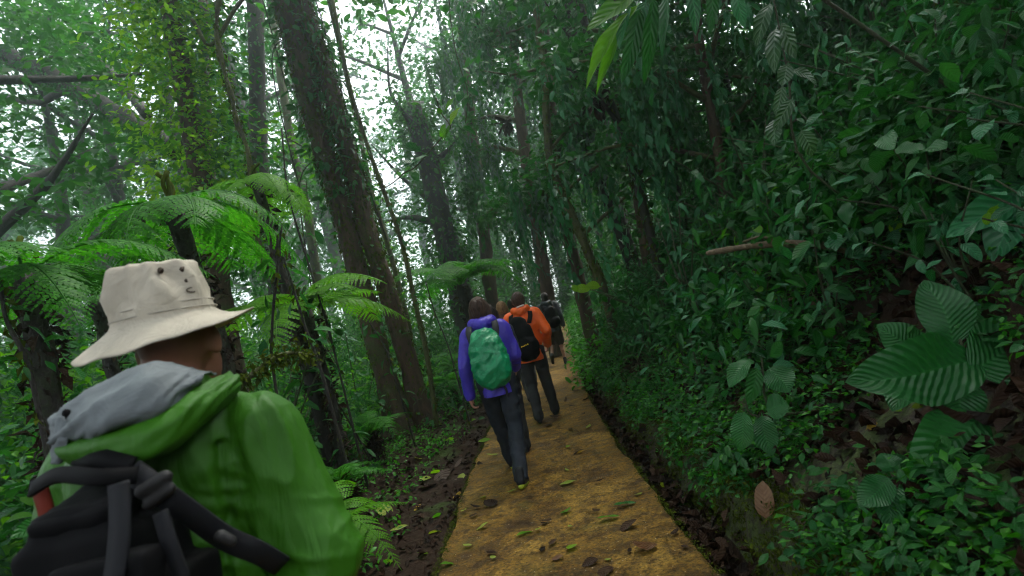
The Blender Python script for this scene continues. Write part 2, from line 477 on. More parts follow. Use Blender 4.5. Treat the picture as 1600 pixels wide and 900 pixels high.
BARK_D = bark_mat('dark_wet_bark', (.022, .017, .013), (.007, .006, .005), (.022, .032, .008), 0.3)
BARK_M = bark_mat('moss_coated_bark', (.045, .035, .02), (.014, .012, .008), (.075, .09, .018), 0.8)
LOG = bark_mat('pale_dead_wood', (.17, .12, .065), (.06, .04, .02), (.06, .08, .02), 0.15, 10)
STEM = bark_mat('green_stem', (.05, .06, .02), (.02, .025, .01), (.05, .08, .02), 0.4, 20)
SOIL, BANK, PATHM = ground_mat(), bank_mat(), path_mat()

# ------------------------------------------------------------------ ground
def softp(t, k=1.5):
    t = np.asarray(t, float)
    return np.where(t / k > 30, t, k * np.log1p(np.exp(np.clip(t / k, -40, 30))))
def cx(y): return 0.080 * softp(np.asarray(y, float) - 8.0)
def pz(y): return np.minimum(0.052 * softp(np.asarray(y, float) - 10.5, 2.0), 1.6)
PL, PR = -0.87, 0.60
def sstep(a, b, t):
    t = np.clip((t - a) / (b - a), 0, 1); return t * t * (3 - 2 * t)
def height(u, y):
    u = np.asarray(u, float); y = np.asarray(y, float)
    p = pz(y)
    left = p - 0.05 + 0.03 * np.sin(u * 3.1 + y * 1.7) * np.sin(y * 2.3 - u) - 0.05 * np.maximum(0, -u - 3.5) * sstep(-3, -8, u) + 0.15 * np.sin(u * .7 + 1) * np.sin(y * .6) * sstep(-2.5, -5, u)
    left = np.maximum(left, p - 3.0)
    under = p - 0.14
    wob = 0.035 * np.sin(y * 2.7) + 0.03 * np.sin(y * 6.1 + 1)
    rise = sstep(0.80, 0.98 , u + wob)
    slope = np.where(u < 12, 0.70 * np.maximum(0, u - 0.96), 0.70 * 11.04 + 0.25 * (u - 12))
    right = p - 0.15 + 0.37 * rise + slope * 1.0 + sstep(1, 2, u) * 0.16 * np.sin(u * 2.1 + y * 1.3) * np.sin(y * 1.7 - u * .8)
    z = np.where(u < PL - 0.02, left, np.where(u < PR + 0.03, under, right))
    return z
def ground_at(x, y):
    u = x - cx(y)
    return float(height(u, y))

us = np.unique(np.concatenate([np.array([-160, -110, -80, -60, -45, -35, -28, -22, -18, -15, -12.5]), np.arange(-11, -2.4, .4), np.arange(-2.4, -.88, .12), [-.885, PL, -.4, .2, .58, PR + .031, .66, .72, .77], np.arange(.8, 1.16, .03), np.arange(1.2, 4, .14), np.arange(4, 13, .5), [14, 16, 19, 23, 28, 36, 46, 60, 80, 110, 160]]))
ys = np.unique(np.concatenate([np.arange(-8, 0, .8), np.arange(0, 9, .09), np.arange(9, 18, .25), np.arange(18, 40, 1.0), [43, 47, 52, 58, 66, 78, 95, 120, 160, 220]]))
UU, YY = np.meshgrid(us, ys, indexing='ij')
ZZ = height(UU, YY)
fine_ = np.array([[fbm((u, y, 0), 2.2, 4) for y in ys] for u in us])
amp = np.where((UU > PL - .03) & (UU < .8), 0.0, np.where(UU < 0, .045, .07))
amp = np.where((UU > .8) & (UU < 1.1), .05, amp)
ZZ = ZZ + fine_ * amp
XX = UU + cx(YY)
XX = XX + np.where((UU > .8) & (UU < 1.05), fine_ * .07, 0)
nu, ny = UU.shape
gi = np.arange(nu - 1)[:, None] * ny; gj = np.arange(ny - 1)[None, :]
GF = np.stack([gi + gj, gi + ny + gj, gi + ny + gj + 1, gi + gj + 1], -1).reshape(-1, 4)
gme = mesh_np('ground', np.stack([XX, YY, ZZ], -1).reshape(-1, 3), GF)
gme.materials.append(SOIL); gme.materials.append(BANK)
fu = (UU[:-1, :-1]).ravel()
gme.polygons.foreach_set('material_index', ((fu > .79) & (fu < 1.6)).astype(np.int32))
tag(obj('ground', gme), 'dark wet forest soil with leaf litter and moss', kind='structure')

# path slab: worn edges, top slightly uneven
pys = np.concatenate([np.arange(-4, 14, .07), np.arange(14, 36, .25)])
rows = []
for y in pys:
    eL = PL + 0.032 * fbm((y, 0, 3), 1.9, 5)
    eR = PR + 0.026 * fbm((y, 9, 3), 1.9, 5)
    c, z = float(cx(y)), float(pz(y))
    prof = [(eL - .006, -.13), (eL - .003, -.02), (eL + .012, -.004)]
    for t in np.linspace(0.08, .92, 12):
        u = eL + (eR - eL) * t
        prof.append((u, 0.008 * fbm((u, y, 1), 1.3, 3)))
    prof += [(eR - .012, -.004), (eR + .003, -.02), (eR + .006, -.13)]
    rows.append([(c + u, y, z + dz) for u, dz in prof])
rows = np.array(rows); pn, pk, _ = rows.shape
gi = np.arange(pn - 1)[:, None] * pk; gj = np.arange(pk - 1)[None, :]
PF = np.stack([gi + gj, gi + gj + 1, gi + pk + gj + 1, gi + pk + gj], -1).reshape(-1, 4)
tag(obj('path', mesh_np('path', rows.reshape(-1, 3), PF), PATHM), 'narrow ochre stained concrete footpath strewn with leaves', kind='structure')

# ------------------------------------------------------------------ leaf stock
L_OVAL = [leaf_shape(.46, 4, 1, .15, d, peak=.45, wob=.03, seed=i) for i, d in enumerate((.15, .35, .6))]
L_LANCE = [leaf_shape(.26, 4, 1, .2, d, peak=.35, wob=.03, seed=i + 5) for i, d in enumerate((.2, .5, .8))]
L_SMALL = [leaf_shape(.55, 2, 1, .2, d, peak=.5) for d in (.1, .4)]
L_TINY = [leaf_shape(.6, 2, 1, .15, .3, peak=.5)]
L_STRAND = [leaf_shape(.10, 4, 1, .3, d, peak=.3, wob=.12, seed=i + 9) for i, d in enumerate((.1, .3))]
L_MOSS = [leaf_shape(.5, 2, 1, .3, .9, peak=.4)]

# ------------------------------------------------------------------ trees
def part(th, name, VFU, mat, base, kind=None, label=None):
    V, F, U = VFU
    o = obj(name, mesh_np(name, V - np.array(base), F, U), mat, th)
    if kind: o['kind'] = kind
    if label: o['label'] = label
    return o

def pxpath(pts, n=30, ground=False):
    P = np.array([list(at(px, py, y)) for px, py, y in pts])
    if ground:                              # carry the stem on down into the soil
        g = ground_at(P[0][0], P[0][1])
        if P[0][2] > g:
            d = P[0] - P[1]; f = (P[0][2] - g + .12) / max(.2, -d[2]) if d[2] < 0 else 0
            e = P[0] + np.array([d[0], d[1], 0]) * min(f, 1.5) * .8
            e[2] = ground_at(e[0], e[1]) - .12
            P = np.vstack([e, P])
    return smooth_path(P, n)

def skin_leaves(P, rad, n, size, shapes, droop=(-.9, .5), out=(0.9, 1.15), tmin=0.0, tmax=1.0, spread=0.0, sz=.5, power=1.0):
    m = len(P)
    t = (tmin + (tmax - tmin) * rng.random(n) ** power) * (m - 1.001)
    i = t.astype(int); f = (t - i)[:, None]
    C = P[i] * (1 - f) + P[i + 1] * f
    r = rad[i] * (1 - f[:, 0]) + rad[i + 1] * f[:, 0]
    a = rng.uniform(0, 2 * math.pi, n)
    D = np.stack([np.cos(a), np.sin(a), np.zeros(n)], -1)
    r = r * rng.uniform(out[0], out[1], n) + spread * np.abs(rng.normal(0, 1, n))
    Q = C + D * r[:, None]
    Q[:, 2] += rng.normal(0, .04, n)
    M = rotmats(n, a - math.pi / 2 + rng.normal(0, .5, n), rng.uniform(droop[0], droop[1], n), rng.normal(0, .5, n))
    return scatter(shapes, M, Q, size * rng.uniform(1 - sz, 1 + sz, n))

def clumps(centres, radii, per, size, shapes, flat=.7, droop=(-.9, .4)):
    Ps = []
    for c, r in zip(centres, radii):
        k = max(4, int(per * (r ** 1.6)))
        d = rng.normal(0, 1, (k, 3)); d /= np.linalg.norm(d, axis=1)[:, None]
        q = d * (r * rng.random(k) ** .45)[:, None]; q[:, 2] *= flat
        Ps.append(np.array(c) + q)
    Q = np.concatenate(Ps); n = len(Q)
    M = rotmats(n, rng.uniform(0, 6.28, n), rng.uniform(droop[0], droop[1], n), rng.normal(0, .6, n))
    return scatter(shapes, M, Q, size * rng.uniform(.6, 1.3, n))

# -- the twin-stemmed tree beside the path
b = at(640, 652, 10.0); b = Vector((b.x, b.y, ground_at(b.x, b.y) - .05))
tw = thing('twin_stemmed_tree', 'big leaning twin-stemmed mossy tree between the purple jacket and the tree ferns', 'tree', Matrix.Translation(b))
PA = pxpath([(628, 690, 10.0), (617, 640, 10.0), (590, 545, 10.0), (560, 430, 10.0), (537, 340, 9.95), (516, 270, 9.9), (492, 190, 9.85), (468, 90, 9.8), (448, 0, 9.8), (420, -130, 9.8), (395, -280, 9.9)], 60)
rA = np.interp(np.linspace(0, 1, 60), [0, .06, .15, .45, .62, .8, 1], [.37, .27, .19, .172, .185, .235, .20])
part(tw, 'trunk', tube(PA, rA, 18, .16, 3.5, 1.0), BARK, b)
PB = pxpath([(672, 680, 10.1), (655, 630, 10.1), (634, 550, 10.1), (605, 455, 10.05), (580, 380, 10.0), (562, 310, 10.0), (543, 240, 9.95), (522, 160, 9.85), (500, 85, 9.8), (478, 20, 9.75), (440, -110, 9.7)], 60)
rB = np.interp(np.linspace(0, 1, 60), [0, .06, .15, .45, .7, 1], [.33, .24, .175, .16, .155, .12])
part(tw, 'trunk', tube(PB, rB, 18, .16, 3.5, 7.0), BARK, b)
PL1 = pxpath([(530, 140, 9.8), (535, 100, 9.8), (505, 60, 9.7)], 10)
part(tw, 'moss', cat_parts([skin_leaves(PA, rA, 4200, .06, L_MOSS, (-1.5, -.3), (.96, 1.12), .05, 1.0, power=.55), skin_leaves(PB, rB, 3400, .06, L_MOSS, (-1.5, -.3), (.96, 1.12), .05, 1.0, power=.6)]), G['moss'], b, 'stuff')
part(tw, 'epiphyte', cat_parts([skin_leaves(PA, rA, 900, .16, L_OVAL + L_LANCE, (-1.2, .4), (1.0, 1.25), .35, 1.0, .05, power=.6), skin_leaves(PB, rB, 700, .16, L_LANCE, (-1.3, .3), (1.0, 1.25), .5, 1.0, .05), skin_leaves(PB, rB, 40, .13, L_OVAL, (-1, .4), (1.0, 1.2), .03, .5)]), G['deep'], b, 'stuff')
for k in range(6):
    t = 26 + k * 6
    S = PA[t]; q = rng.normal(0, .3, 3)
    pts = smooth_path([S, S + [(-.5 if k % 2 else .45), q[1] * .5, -.5], S + [(-.45 if k % 2 else .55) + q[0] * .3, q[1], -2.0 - .4 * k]], 14)
    part(tw, 'aerial_root', tube(pts, .011, 5), BARK_D, b)

cc = [PA[k] + rng.normal(0, 1.5, 3) * [1, 1.1, .5] for k in rng.integers(50, 60, 34)]  # crown above the frame, put in to shade the path below
for k in range(7):
    S = PA[52 + k]; a = k * 2.2; e = S + np.array([math.cos(a) * 2.6, math.sin(a) * 2.4, 1.2])
    q = smooth_path([S, (S + e) / 2 + [0, 0, .3], e], 12); part(tw, 'limb', tube(q, np.linspace(.12, .02, 12), 7, .2, 3), BARK, b); cc += [q[7] + [0, 0, .3], q[9], q[11]]
part(tw, 'crown', clumps([c + np.array([0, 0, .9]) for c in cc], [.9] * len(cc), 70, .26, L_OVAL), G['far'], b, 'stuff')

# -- slender mossy trees around it
def pole_tree(pts, w0, w1, label, mat, leaves=0, lmat='deep', size=.12, moss=500, group='slender forest trees', name='slender_tree', branches=0, n=40):
    P = pxpath(pts, n, True)
    base = Vector(P[0])
    th = thing(name, label, 'tree', Matrix.Translation(base), group)
    r = np.interp(np.linspace(0, 1, n), [0, .08, 1], [w0 * 1.3, w0, w1])
    part(th, 'trunk', tube(P, r, 10, .22, 5.0, float(rng.uniform(0, 50))), mat, base)
    if moss: part(th, 'moss', skin_leaves(P, r, moss, .06, L_MOSS, (-1.5, -.2), (.95, 1.3)), G['moss'], base, 'stuff')
    crown = []
    for k in range(branches):
        i = int(n * (0.3 + .65 * (k + .5) / branches))
        S = P[i]; a = rng.uniform(0, 6.28); L = rng.uniform(.8, 2.0)
        e = S + np.array([math.cos(a) * L, math.sin(a) * L, rng.uniform(0, .8)])
        pts2 = smooth_path([S, (S + e) / 2 + [0, 0, rng.uniform(-.2, .3)], e], 10)
        part(th, 'limb', tube(pts2, np.linspace(r[i] * .5, .01, 10), 6, .15, 6), mat, base)
        crown += [pts2[j] for j in (5, 7, 9)]
    if crown:
        part(th, 'crown', clumps(crown, [.55] * len(crown), 130, .15, L_OVAL), G[lmat], base, 'stuff')
    if leaves: part(th, 'epiphyte', skin_leaves(P, r, leaves, size, L_OVAL + L_LANCE, (-1.2, .5), (1, 1.5), .05, 1, .10), G[lmat], base, 'stuff')
    return th

pole_tree([(682, 660, 9.6), (668, 560, 9.6), (648, 470, 9.6), (628, 380, 9.6), (600, 300, 9.6), (575, 230, 9.6), (545, 130, 9.6), (520, 0, 9.6)], .045, .03, 'thin dark pole tree standing hard against the right side of the twin-stemmed tree', BARK_M, 150)
pole_tree([(655, 640, 11.5), (640, 520, 11.5), (622, 440, 11.5), (596, 350, 11.5), (580, 300, 11.5), (560, 200, 11.5), (500, -60, 11.5)], .06, .045, 'slender mossy tree just behind the twin-stemmed tree, with crooked mossy twigs', BARK_M, 200, 'bright', branches=2)
pole_tree([(712, 430, 17.5), (700, 385, 17.5), (682, 310, 17.5), (668, 250, 17.5), (655, 205, 17.5), (642, 165, 17.5)], .36, .30, 'thick dark trunk fading into the mist above the hikers', BARK_D, 1500, 'far', .2, 1500, name='mossy_tree', branches=3)
pole_tree([(436, 470, 13.5), (428, 400, 13.5), (412, 330, 13.5), (405, 240, 13.5), (402, 120, 13.5), (398, 0, 13.5), (390, -150, 13.5)], .22, .18, 'straight dark tree with shaggy bark between the bright vines and the twin stems', BARK_D, 800, 'deep', .16, 1200, name='shaggy_tree', branches=5)
pole_tree([(500, 470, 16.0), (480, 330, 16.0), (455, 220, 16.0), (430, 60, 16.0), (415, -60, 16)], .13, .1, 'slim trunk left of the twin-stemmed tree, dim in the mist', BARK_M, 200, 'far', branches=4)
pole_tree([(330, 470, 12.0), (335, 380, 12.0), (328, 280, 12.0), (322, 160, 12.0), (318, 0, 12.0)], .14, .1, 'upright trunk behind the hat, wrapped in dry hanging roots', BARK, 700, 'deep', .13, 500)
# right-hand slope trees
pole_tree([(1030, 420, 8.0), (1008, 335, 8.0), (985, 250, 8.0), (962, 180, 8.0), (930, 100, 8.0), (905, 0, 8.0), (880, -120, 8.0)], .065, .05, 'thin dark leaning tree above the orange jacket, carrying a black bromeliad', BARK_D, 60, branches=4)
pole_tree([(938, 440, 9.5), (925, 410, 9.5), (900, 350, 9.5), (872, 290, 9.5), (858, 240, 9.5), (850, 120, 9.5), (830, -40, 9.5)], .085, .06, 'mossy leaning pole tree rising from the bank above the dark hiker', BARK_M, 150, branches=4)
pole_tree([(960, 330, 11.0), (925, 240, 11.0), (905, 150, 11.0), (890, 0, 11.0), (880, -140, 11)], .16, .13, 'thicker shaggy trunk half hidden behind the leaning pole tree', BARK_D, 700, 'deep', .15, 700)
pole_tree([(1640, 420, 4.6), (1590, 290, 4.6), (1555, 200, 4.6), (1515, 90, 4.6), (1475, 0, 4.6), (1420, -140, 4.6)], .105, .085, 'dark bare leaning tree at the upper right corner of the slope', BARK_D, 30, 'deep', .13, 250, branches=0)
pole_tree([(1075, 380, 9.0), (1050, 240, 9.0), (1035, 120, 9.0), (1005, -80, 9.0)], .05, .04, 'wispy dark sapling high on the slope behind hanging leaves', BARK_D, 250, 'deep', .13, 100, branches=6)
pole_tree([(1180, 330, 8.5), (1150, 200, 8.5), (1120, 60, 8.5), (1090, -100, 8.5)], .06, .05, 'slim dark sapling on the slope above the fallen branch', BARK_D, 250, 'deep', .13, 100, branches=7)
pole_tree([(1330, 260, 8.5), (1300, 120, 8.5), (1270, -20, 8.5), (1240, -160, 8.5)], .07, .05, 'dim slim sapling near the top of the dark slope', BARK_D, 250, 'deep', .13, 100, branches=8)

# -- bright vine-clad tree with a long misty limb
P = pxpath([(345, 470, 8.4), (338, 400, 8.4), (318, 300, 8.4), (300, 200, 8.4), (282, 100, 8.4), (262, 0, 8.4), (235, -130, 8.4)], 40, True)
b = Vector(P[0]); r = np.interp(np.linspace(0, 1, 40), [0, 1], [.17, .13])
vt = thing('vine_clad_tree', 'tree wrapped from top to foot in bright yellow-green climbing leaves', 'tree', Matrix.Translation(b))
part(vt, 'trunk', tube(P, r, 12, .2, 4.0), BARK, b)
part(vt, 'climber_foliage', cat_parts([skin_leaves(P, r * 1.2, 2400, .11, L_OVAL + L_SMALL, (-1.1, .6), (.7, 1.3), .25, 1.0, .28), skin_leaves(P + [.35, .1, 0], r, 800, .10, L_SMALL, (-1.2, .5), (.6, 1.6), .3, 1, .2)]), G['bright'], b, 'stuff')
part(vt, 'shade_tone_foliage', skin_leaves(P + [.45, .3, 0], r, 1000, .11, L_OVAL, (-1.2, .4), (.6, 1.6), .15, 1, .3), G['deep'], b, 'stuff')  # deep green leaves stand in for the shaded side of the climber
part(vt, 'sunlit_tone_foliage', cat_parts([skin_leaves(P + [-.15, -.15, 0], r * 1.3, 2600, .10, L_OVAL + L_SMALL, (-1.0, .6), (.8, 1.5), .3, 1.0, .32)]), G['lime'], b, 'stuff')  # lime colour stands in for light coming through these leaves
pts = pxpath([(350, -40, 8.0), (338, 40, 8.0), (350, 110, 8.0), (362, 150, 8.0), (370, 190, 8.0), (388, 240, 8.0), (398, 330, 8.1), (410, 420, 8.2)], 40)
rr = np.full(40, .036) * (1 + .3 * np.sin(np.arange(40) * .9))
part(vt, 'liana', tube(pts, rr, 8, .3, 9), BARK_M, b)
part(vt, 'moss', skin_leaves(pts, rr, 500, .05, L_MOSS, (-1.5, 0), (.9, 1.4)), G['moss'], b, 'stuff')
pts = pxpath([(300, 30, 8.1), (330, 70, 8.2), (370, 10, 8.3), (400, -20, 8.4)], 20)
part(vt, 'limb', tube(pts, .03, 7, .3, 8), BARK_M, b)
pts = pxpath([(278, 235, 9.5), (235, 208, 11), (170, 170, 12.5), (110, 135, 13.5), (50, 105, 14), (-20, 75, 14.5), (-140, 20, 15)], 40)
rl = np.linspace(.17, .24, 40)
part(vt, 'limb', tube(pts, rl, 12, .25, 3.0), BARK_D, b)
part(vt, 'moss', skin_leaves(pts, rl, 3000, .09, L_MOSS, (-1.5, .4), (.9, 1.35)), G['deep'], b, 'stuff')  # dark leaf green on this moss stands in for the backlit limb's shade
lc = [pts[int(k)] + rng.normal(0, .7, 3) + [0, 0, 1.5] for k in rng.integers(8, 40, 60)]
part(vt, 'crown', clumps(lc, [.75] * 60, 60, .2, L_SMALL), G['far'], b, 'stuff')
pts2 = pxpath([(110, 135, 13.5), (60, 160, 13.8), (0, 150, 14), (-80, 150, 14)], 16)
part(vt, 'limb', tube(pts2, np.linspace(.1, .05, 16), 8, .25, 4.0), BARK_D, b)
pts3 = pxpath([(230, 180, 14), (190, 130, 15), (140, 80, 16), (90, 40, 16), (30, 5, 16)], 20)
part(vt, 'limb', tube(pts3, np.linspace(.14, .06, 20), 8, .25, 4.0), BARK_D, b)

# -- broad tree whose crown of small leaves hangs in the mist, upper left and behind
def forest_tree_parts(seed, h=14.0, leafy=1.0, low=.38, lsize=.26):
    global rng
    keep = rng; rng = np.random.default_rng(seed)
    bend = rng.normal(0, .5, 2)
    P = smooth_path([(0, 0, -.3), (bend[0] * .3, bend[1] * .3, h * .3), (bend[0], bend[1], h * .65), (bend[0] * .6 + rng.normal(0, .4), bend[1] * .6, h * .95)], 30)
    r = np.interp(np.linspace(0, 1, 30), [0, .05, .6, 1], [.42, .28, .18, .05])
    parts = [('trunk', tube(P, r, 10, .22, 2.5, seed * 3.1), BARK_D, None)]
    cs, rs = [], []
    nl = 9
    for k in range(nl):
        t = low + (1 - low) * k / (nl - 1)
        S = P[int(t * 29)]; a = k * 2.4 + rng.normal(0, .3)
        L = (1.1 - .55 * t) * rng.uniform(3.2, 5.0)
        e = S + np.array([math.cos(a) * L, math.sin(a) * L, rng.uniform(.6, 2.4)])
        mid = S * .5 + e * .5 + np.array([rng.normal(0, .3), rng.normal(0, .3), rng.uniform(-.2, .5)])
        pts = smooth_path([S, mid, e], 14)
        parts.append(('limb', tube(pts, np.linspace(r[int(t * 29)] * .55 + .02, .02, 14), 7, .2, 3.0), BARK_D, None))
        for j in range(7):
            q = pts[min(13, 4 + int(j * 1.5))] + rng.normal(0, .55, 3) * [1, 1, .6]
            cs.append(q); rs.append(rng.uniform(.45, .95))
    parts.append(('crown', clumps(cs, rs, 62 * leafy, lsize, L_SMALL + L_TINY), G['far'], 'stuff'))
    # hanging vines and mossy trunk
    parts.append(('epiphyte', skin_leaves(P, r, 420, .16, L_SMALL, (-1.4, .2), (.9, 1.5), .05, .9, .08), G['far'], 'stuff'))
    rng = keep
    return parts
FT = []
for s in range(5):
    FT.append([(nm, mesh_np(nm, *vfu), mat, kd) for nm, vfu, mat, kd in forest_tree_parts(40 + s, (13.5, 14.5, 15.5, 16.5, 13.0)[s], (1.0, .8, .6, 1.15, 2.0)[s], (.38, .38, .42, .38, .5)[s], (.26, .26, .26, .26, .40)[s])])
def forest_tree(v, x, y, rz, s, label, group):
    th = thing('forest_tree', label, 'tree', Matrix.Translation((x, y, ground_at(x, y))) @ Matrix.Rotation(rz, 4, 'Z') @ Matrix.Diagonal((s, s, s, 1)), group)
    for nm, me, mat, kd in FT[v]:
        o = obj(nm, me, mat, th)
        if kd: o['kind'] = kd
    return th
trees_bg = []
for k in range(900):
    if len(trees_bg) >= 56: break
    mid = len(trees_bg) < 9
    y = random.uniform(19, 30) if mid else 33 + 30 * random.random() ** 1.1
    q = random.uniform(-1.1, .40); x = q * y
    u = x - float(cx(y))
    if -2.2 < u < 3 and y < 36: continue
    if not mid and -.27 < q < -.05 and y < 54: continue
    if mid and -.40 < q < .02: continue             # the bright gap over the path
    if any((x - a) ** 2 + (y - c) ** 2 < (20 if mid else 11) for a, c in trees_bg): continue
    trees_bg.append((x, y))
    far = 'distant' if y > 32 else 'mid-distance'
    side = 'beyond the tree ferns' if q < -.55 else ('behind the twin-stemmed tree' if q < -.1 else 'beyond the end of the path')
    forest_tree(2 if mid else k % 4, x, y, random.uniform(0, 6.28), random.uniform(.85, 1.1) if mid else random.uniform(1.15, 1.75), f'{far} misty tree with small-leaved crown {side}', 'misty trees ' + side)
# nearer trees: their crowns close the picture at the upper left, over the far path and over the slope
for v, x, y, s, lab in ((0, -13.5, 17.0, 1.05, 'spreading tree whose dim bluish crown fills the top left corner'),
                     (3, -9.8, 19.5, 1.1, 'misty leafy tree left of the vine-clad tree'),
                     (2, -1.6, 21.0, .95, 'pale leafy tree standing behind the hikers where the path bends'),
                     (3, 4.2, 19.5, .9, 'dense leafy tree over the far end of the path'),
                     (0, 5.2, 13.5, .8, 'shadowy broad tree standing on the slope behind the leaning poles'),
                     (3, 8.8, 9.5, .85, 'dark spreading tree high on the slope'),
                     (0, 11.0, 14.0, 1.0, 'dark tree at the crest of the slope'),
                     (3, 7.4, 5.0, .75, 'dark overhanging tree above the right edge of the slope'),
                     (0, -8.6, 9.0, .9, 'dark tree at the left edge behind the tree fern fronds'),
                     (0, 3.4, 37.0, 1.0, 'leafy tree closing the view straight above the farthest hiker'), (3, .6, 41.0, 1.1, 'pale tree seen over the orange hood at the end of the path'), (3, 6.0, 41.0, 1.1, 'dim tree where the far path disappears behind the bank')):
    forest_tree(v, x, y, random.uniform(0, 6.28), s, lab, None)

# crowns added around the camera and over the slope to shade near ground
for k, (x, y, s_) in enumerate(((-4.9, 2.0, 1.0), (3.9, .8, .95), (-1.8, -4.0, 1.05), (2.4, -4.6, 1.0), (-6.5, -2.5, 1.1), (6.2, -1.0, 1.0), (6.3, 4.4, .95), (7.4, 8.2, .95), (9.8, 12.0, 1.0), (10.5, 5.5, 1.1))):
    forest_tree(4, x, y, k * 1.3, s_, 'added dense-crowned tree ' + ('on the slope shading the bank' if x > 3 else 'whose crown shades the near path'), 'trees added to shade the slope' if x > 3 else 'trees added to shade the near path')

# -- leafy veil trees: hanging curtains of leaves and lichen over the far path
def veil_tree(pts, w, label, specs, branches=5):
    P = pxpath(pts, 40, True); base = Vector(P[0])
    th = thing('draped_tree', label, 'tree', Matrix.Translation(base), 'trees draped with hanging leaves')
    r = np.linspace(w, w * .6, 40)
    part(th, 'trunk', tube(P, r, 10, .25, 4.0, float(rng.uniform(0, 9))), BARK, base)
    ends = []
    for k in range(branches):
        S = P[int(40 * (.35 + .6 * k / branches))]; a = rng.uniform(0, 6.28); L = rng.uniform(1.0, 2.4)
        e = S + np.array([math.cos(a) * L, math.sin(a) * L * .7, rng.uniform(.1, .9)])
        q = smooth_path([S, (S + e) / 2 + [0, 0, .25], e], 12)
        part(th, 'limb', tube(q, np.linspace(w * .45, .015, 12), 7, .2, 5), BARK_M, base)
        ends += [q[j] for j in (4, 6, 8, 10, 11)]
    for nm, shapes, mat, n, size, kind in specs:
        if kind == 'hang':      # strands of leaves falling from the limbs
            Q, Y = [], []
            for k in range(n):
                c = ends[rng.integers(0, len(ends))] + rng.normal(0, .25, 3)
                L = rng.uniform(.4, 1.6); m = int(L / (size * .33))
                z = np.linspace(0, -L, m)
                sway = rng.normal(0, .05, 2)
                Q.append(np.stack([c[0] + sway[0] * z + rng.normal(0, .03, m), c[1] + sway[1] * z + rng.normal(0, .03, m), c[2] + z], -1))
            Q = np.concatenate(Q); m = len(Q)
            vfu = scatter(shapes, rotmats(m, rng.uniform(0, 6.28, m), rng.uniform(-1.5, -.7, m), rng.normal(0, .6, m)), Q, size * rng.uniform(.7, 1.3, m))
        else:
            vfu = clumps(ends, [rng.uniform(.5, .9) for _ in ends], n, size, shapes)
        part(th, nm, vfu, G[mat], base, 'stuff')
    return th
veil_tree([(850, 430, 15.5), (835, 330, 15.5), (815, 200, 15.5), (800, 60, 15.5), (790, -120, 15.5)], .2, 'draped tree right of the gap, hung with pale lichen strands above the orange hood',
          [('hanging_lichen', L_STRAND, 'grey', 90, .35, 'hang'), ('hanging_foliage', L_OVAL, 'deep', 60, .17, 'hang'), ('crown', L_OVAL + L_SMALL, 'far', 90, .18, 'c')], 9)
veil_tree([(765, 440, 18.0), (752, 330, 18.0), (735, 180, 18.0), (722, 40, 18.0), (715, -100, 18.0)], .22, 'dim draped tree just above the purple jacket, soft in mist',
          [('hanging_foliage', L_OVAL, 'far', 80, .2, 'hang'), ('crown', L_SMALL, 'far', 100, .2, 'c')], 9)
veil_tree([(905, 440, 11.5), (880, 330, 11.5), (862, 180, 11.5), (850, 20, 11.5), (845, -120, 11.5)], .15, 'leafy draped tree on the bank directly above the dark hiker',
          [('hanging_lichen', L_STRAND, 'grey', 60, .3, 'hang'), ('hanging_foliage', L_LANCE, 'blue', 80, .17, 'hang'), ('crown', L_OVAL, 'deep', 90, .15, 'c')], 9)
veil_tree([(1010, 380, 10.0), (990, 260, 10.0), (965, 120, 10.0), (950, -20, 10.0), (945, -120, 10)], .12, 'draped tree right of the thin leaning tree, with glossy drooping leaves',
          [('hanging_foliage', L_LANCE, 'blue', 110, .17, 'hang'), ('crown', L_OVAL, 'deep', 90, .15, 'c')], 9)
veil_tree([(1140, 350, 7.2), (1120, 220, 7.2), (1095, 80, 7.2), (1080, -60, 7.2), (1070, -160, 7.2)], .08, 'small tree curtained with glossy drooping leaves in the upper middle of the slope',
          [('hanging_foliage', L_LANCE + L_OVAL, 'blue', 130, .15, 'hang'), ('crown', L_OVAL, 'deep', 110, .13, 'c')], 9)
veil_tree([(1270, 280, 7.0), (1240, 150, 7.0), (1210, 20, 7.0), (1185, -120, 7.0)], .07, 'small tree with long drooping leaves near the striped leaves',
          [('hanging_foliage', L_LANCE, 'deep', 130, .16, 'hang'), ('crown', L_OVAL, 'deep', 110, .14, 'c')], 8)

# ------------------------------------------------------------------ shared leaf and frond meshes for plants
_mc = {}
def leaf_mesh(kind, mat, v):
    key = (kind, mat, v)
    if key not in _mc:
        d = (.2, .5, .85)[v]
        if kind == 'oval': sh = leaf_shape(.44, 8, 2, .12, d, peak=.45, wob=.035, seed=v, petiole=.1)
        elif kind == 'round': sh = leaf_shape(.66, 8, 2, .1, d, peak=.42, wob=.04, seed=v, tip=.8, petiole=.14)
        elif kind == 'lance': sh = leaf_shape(.25, 8, 2, .18, d, peak=.35, wob=.03, seed=v, petiole=.06)
        elif kind == 'blade': sh = leaf_shape(.2, 12, 2, .22, d * .7, peak=.38, wob=.02, seed=v, petiole=.04)
        elif kind == 'ribbed': sh = leaf_shape(.52, 44, 3, .12, d * .8, rib=.0045, nrib=14, peak=.42, wob=.05, seed=v, tip=1.1, petiole=.08)
        me = mesh_np(kind + '_leaf', *sh); me.materials.append(G[mat]); _mc[key] = me
    return _mc[key]

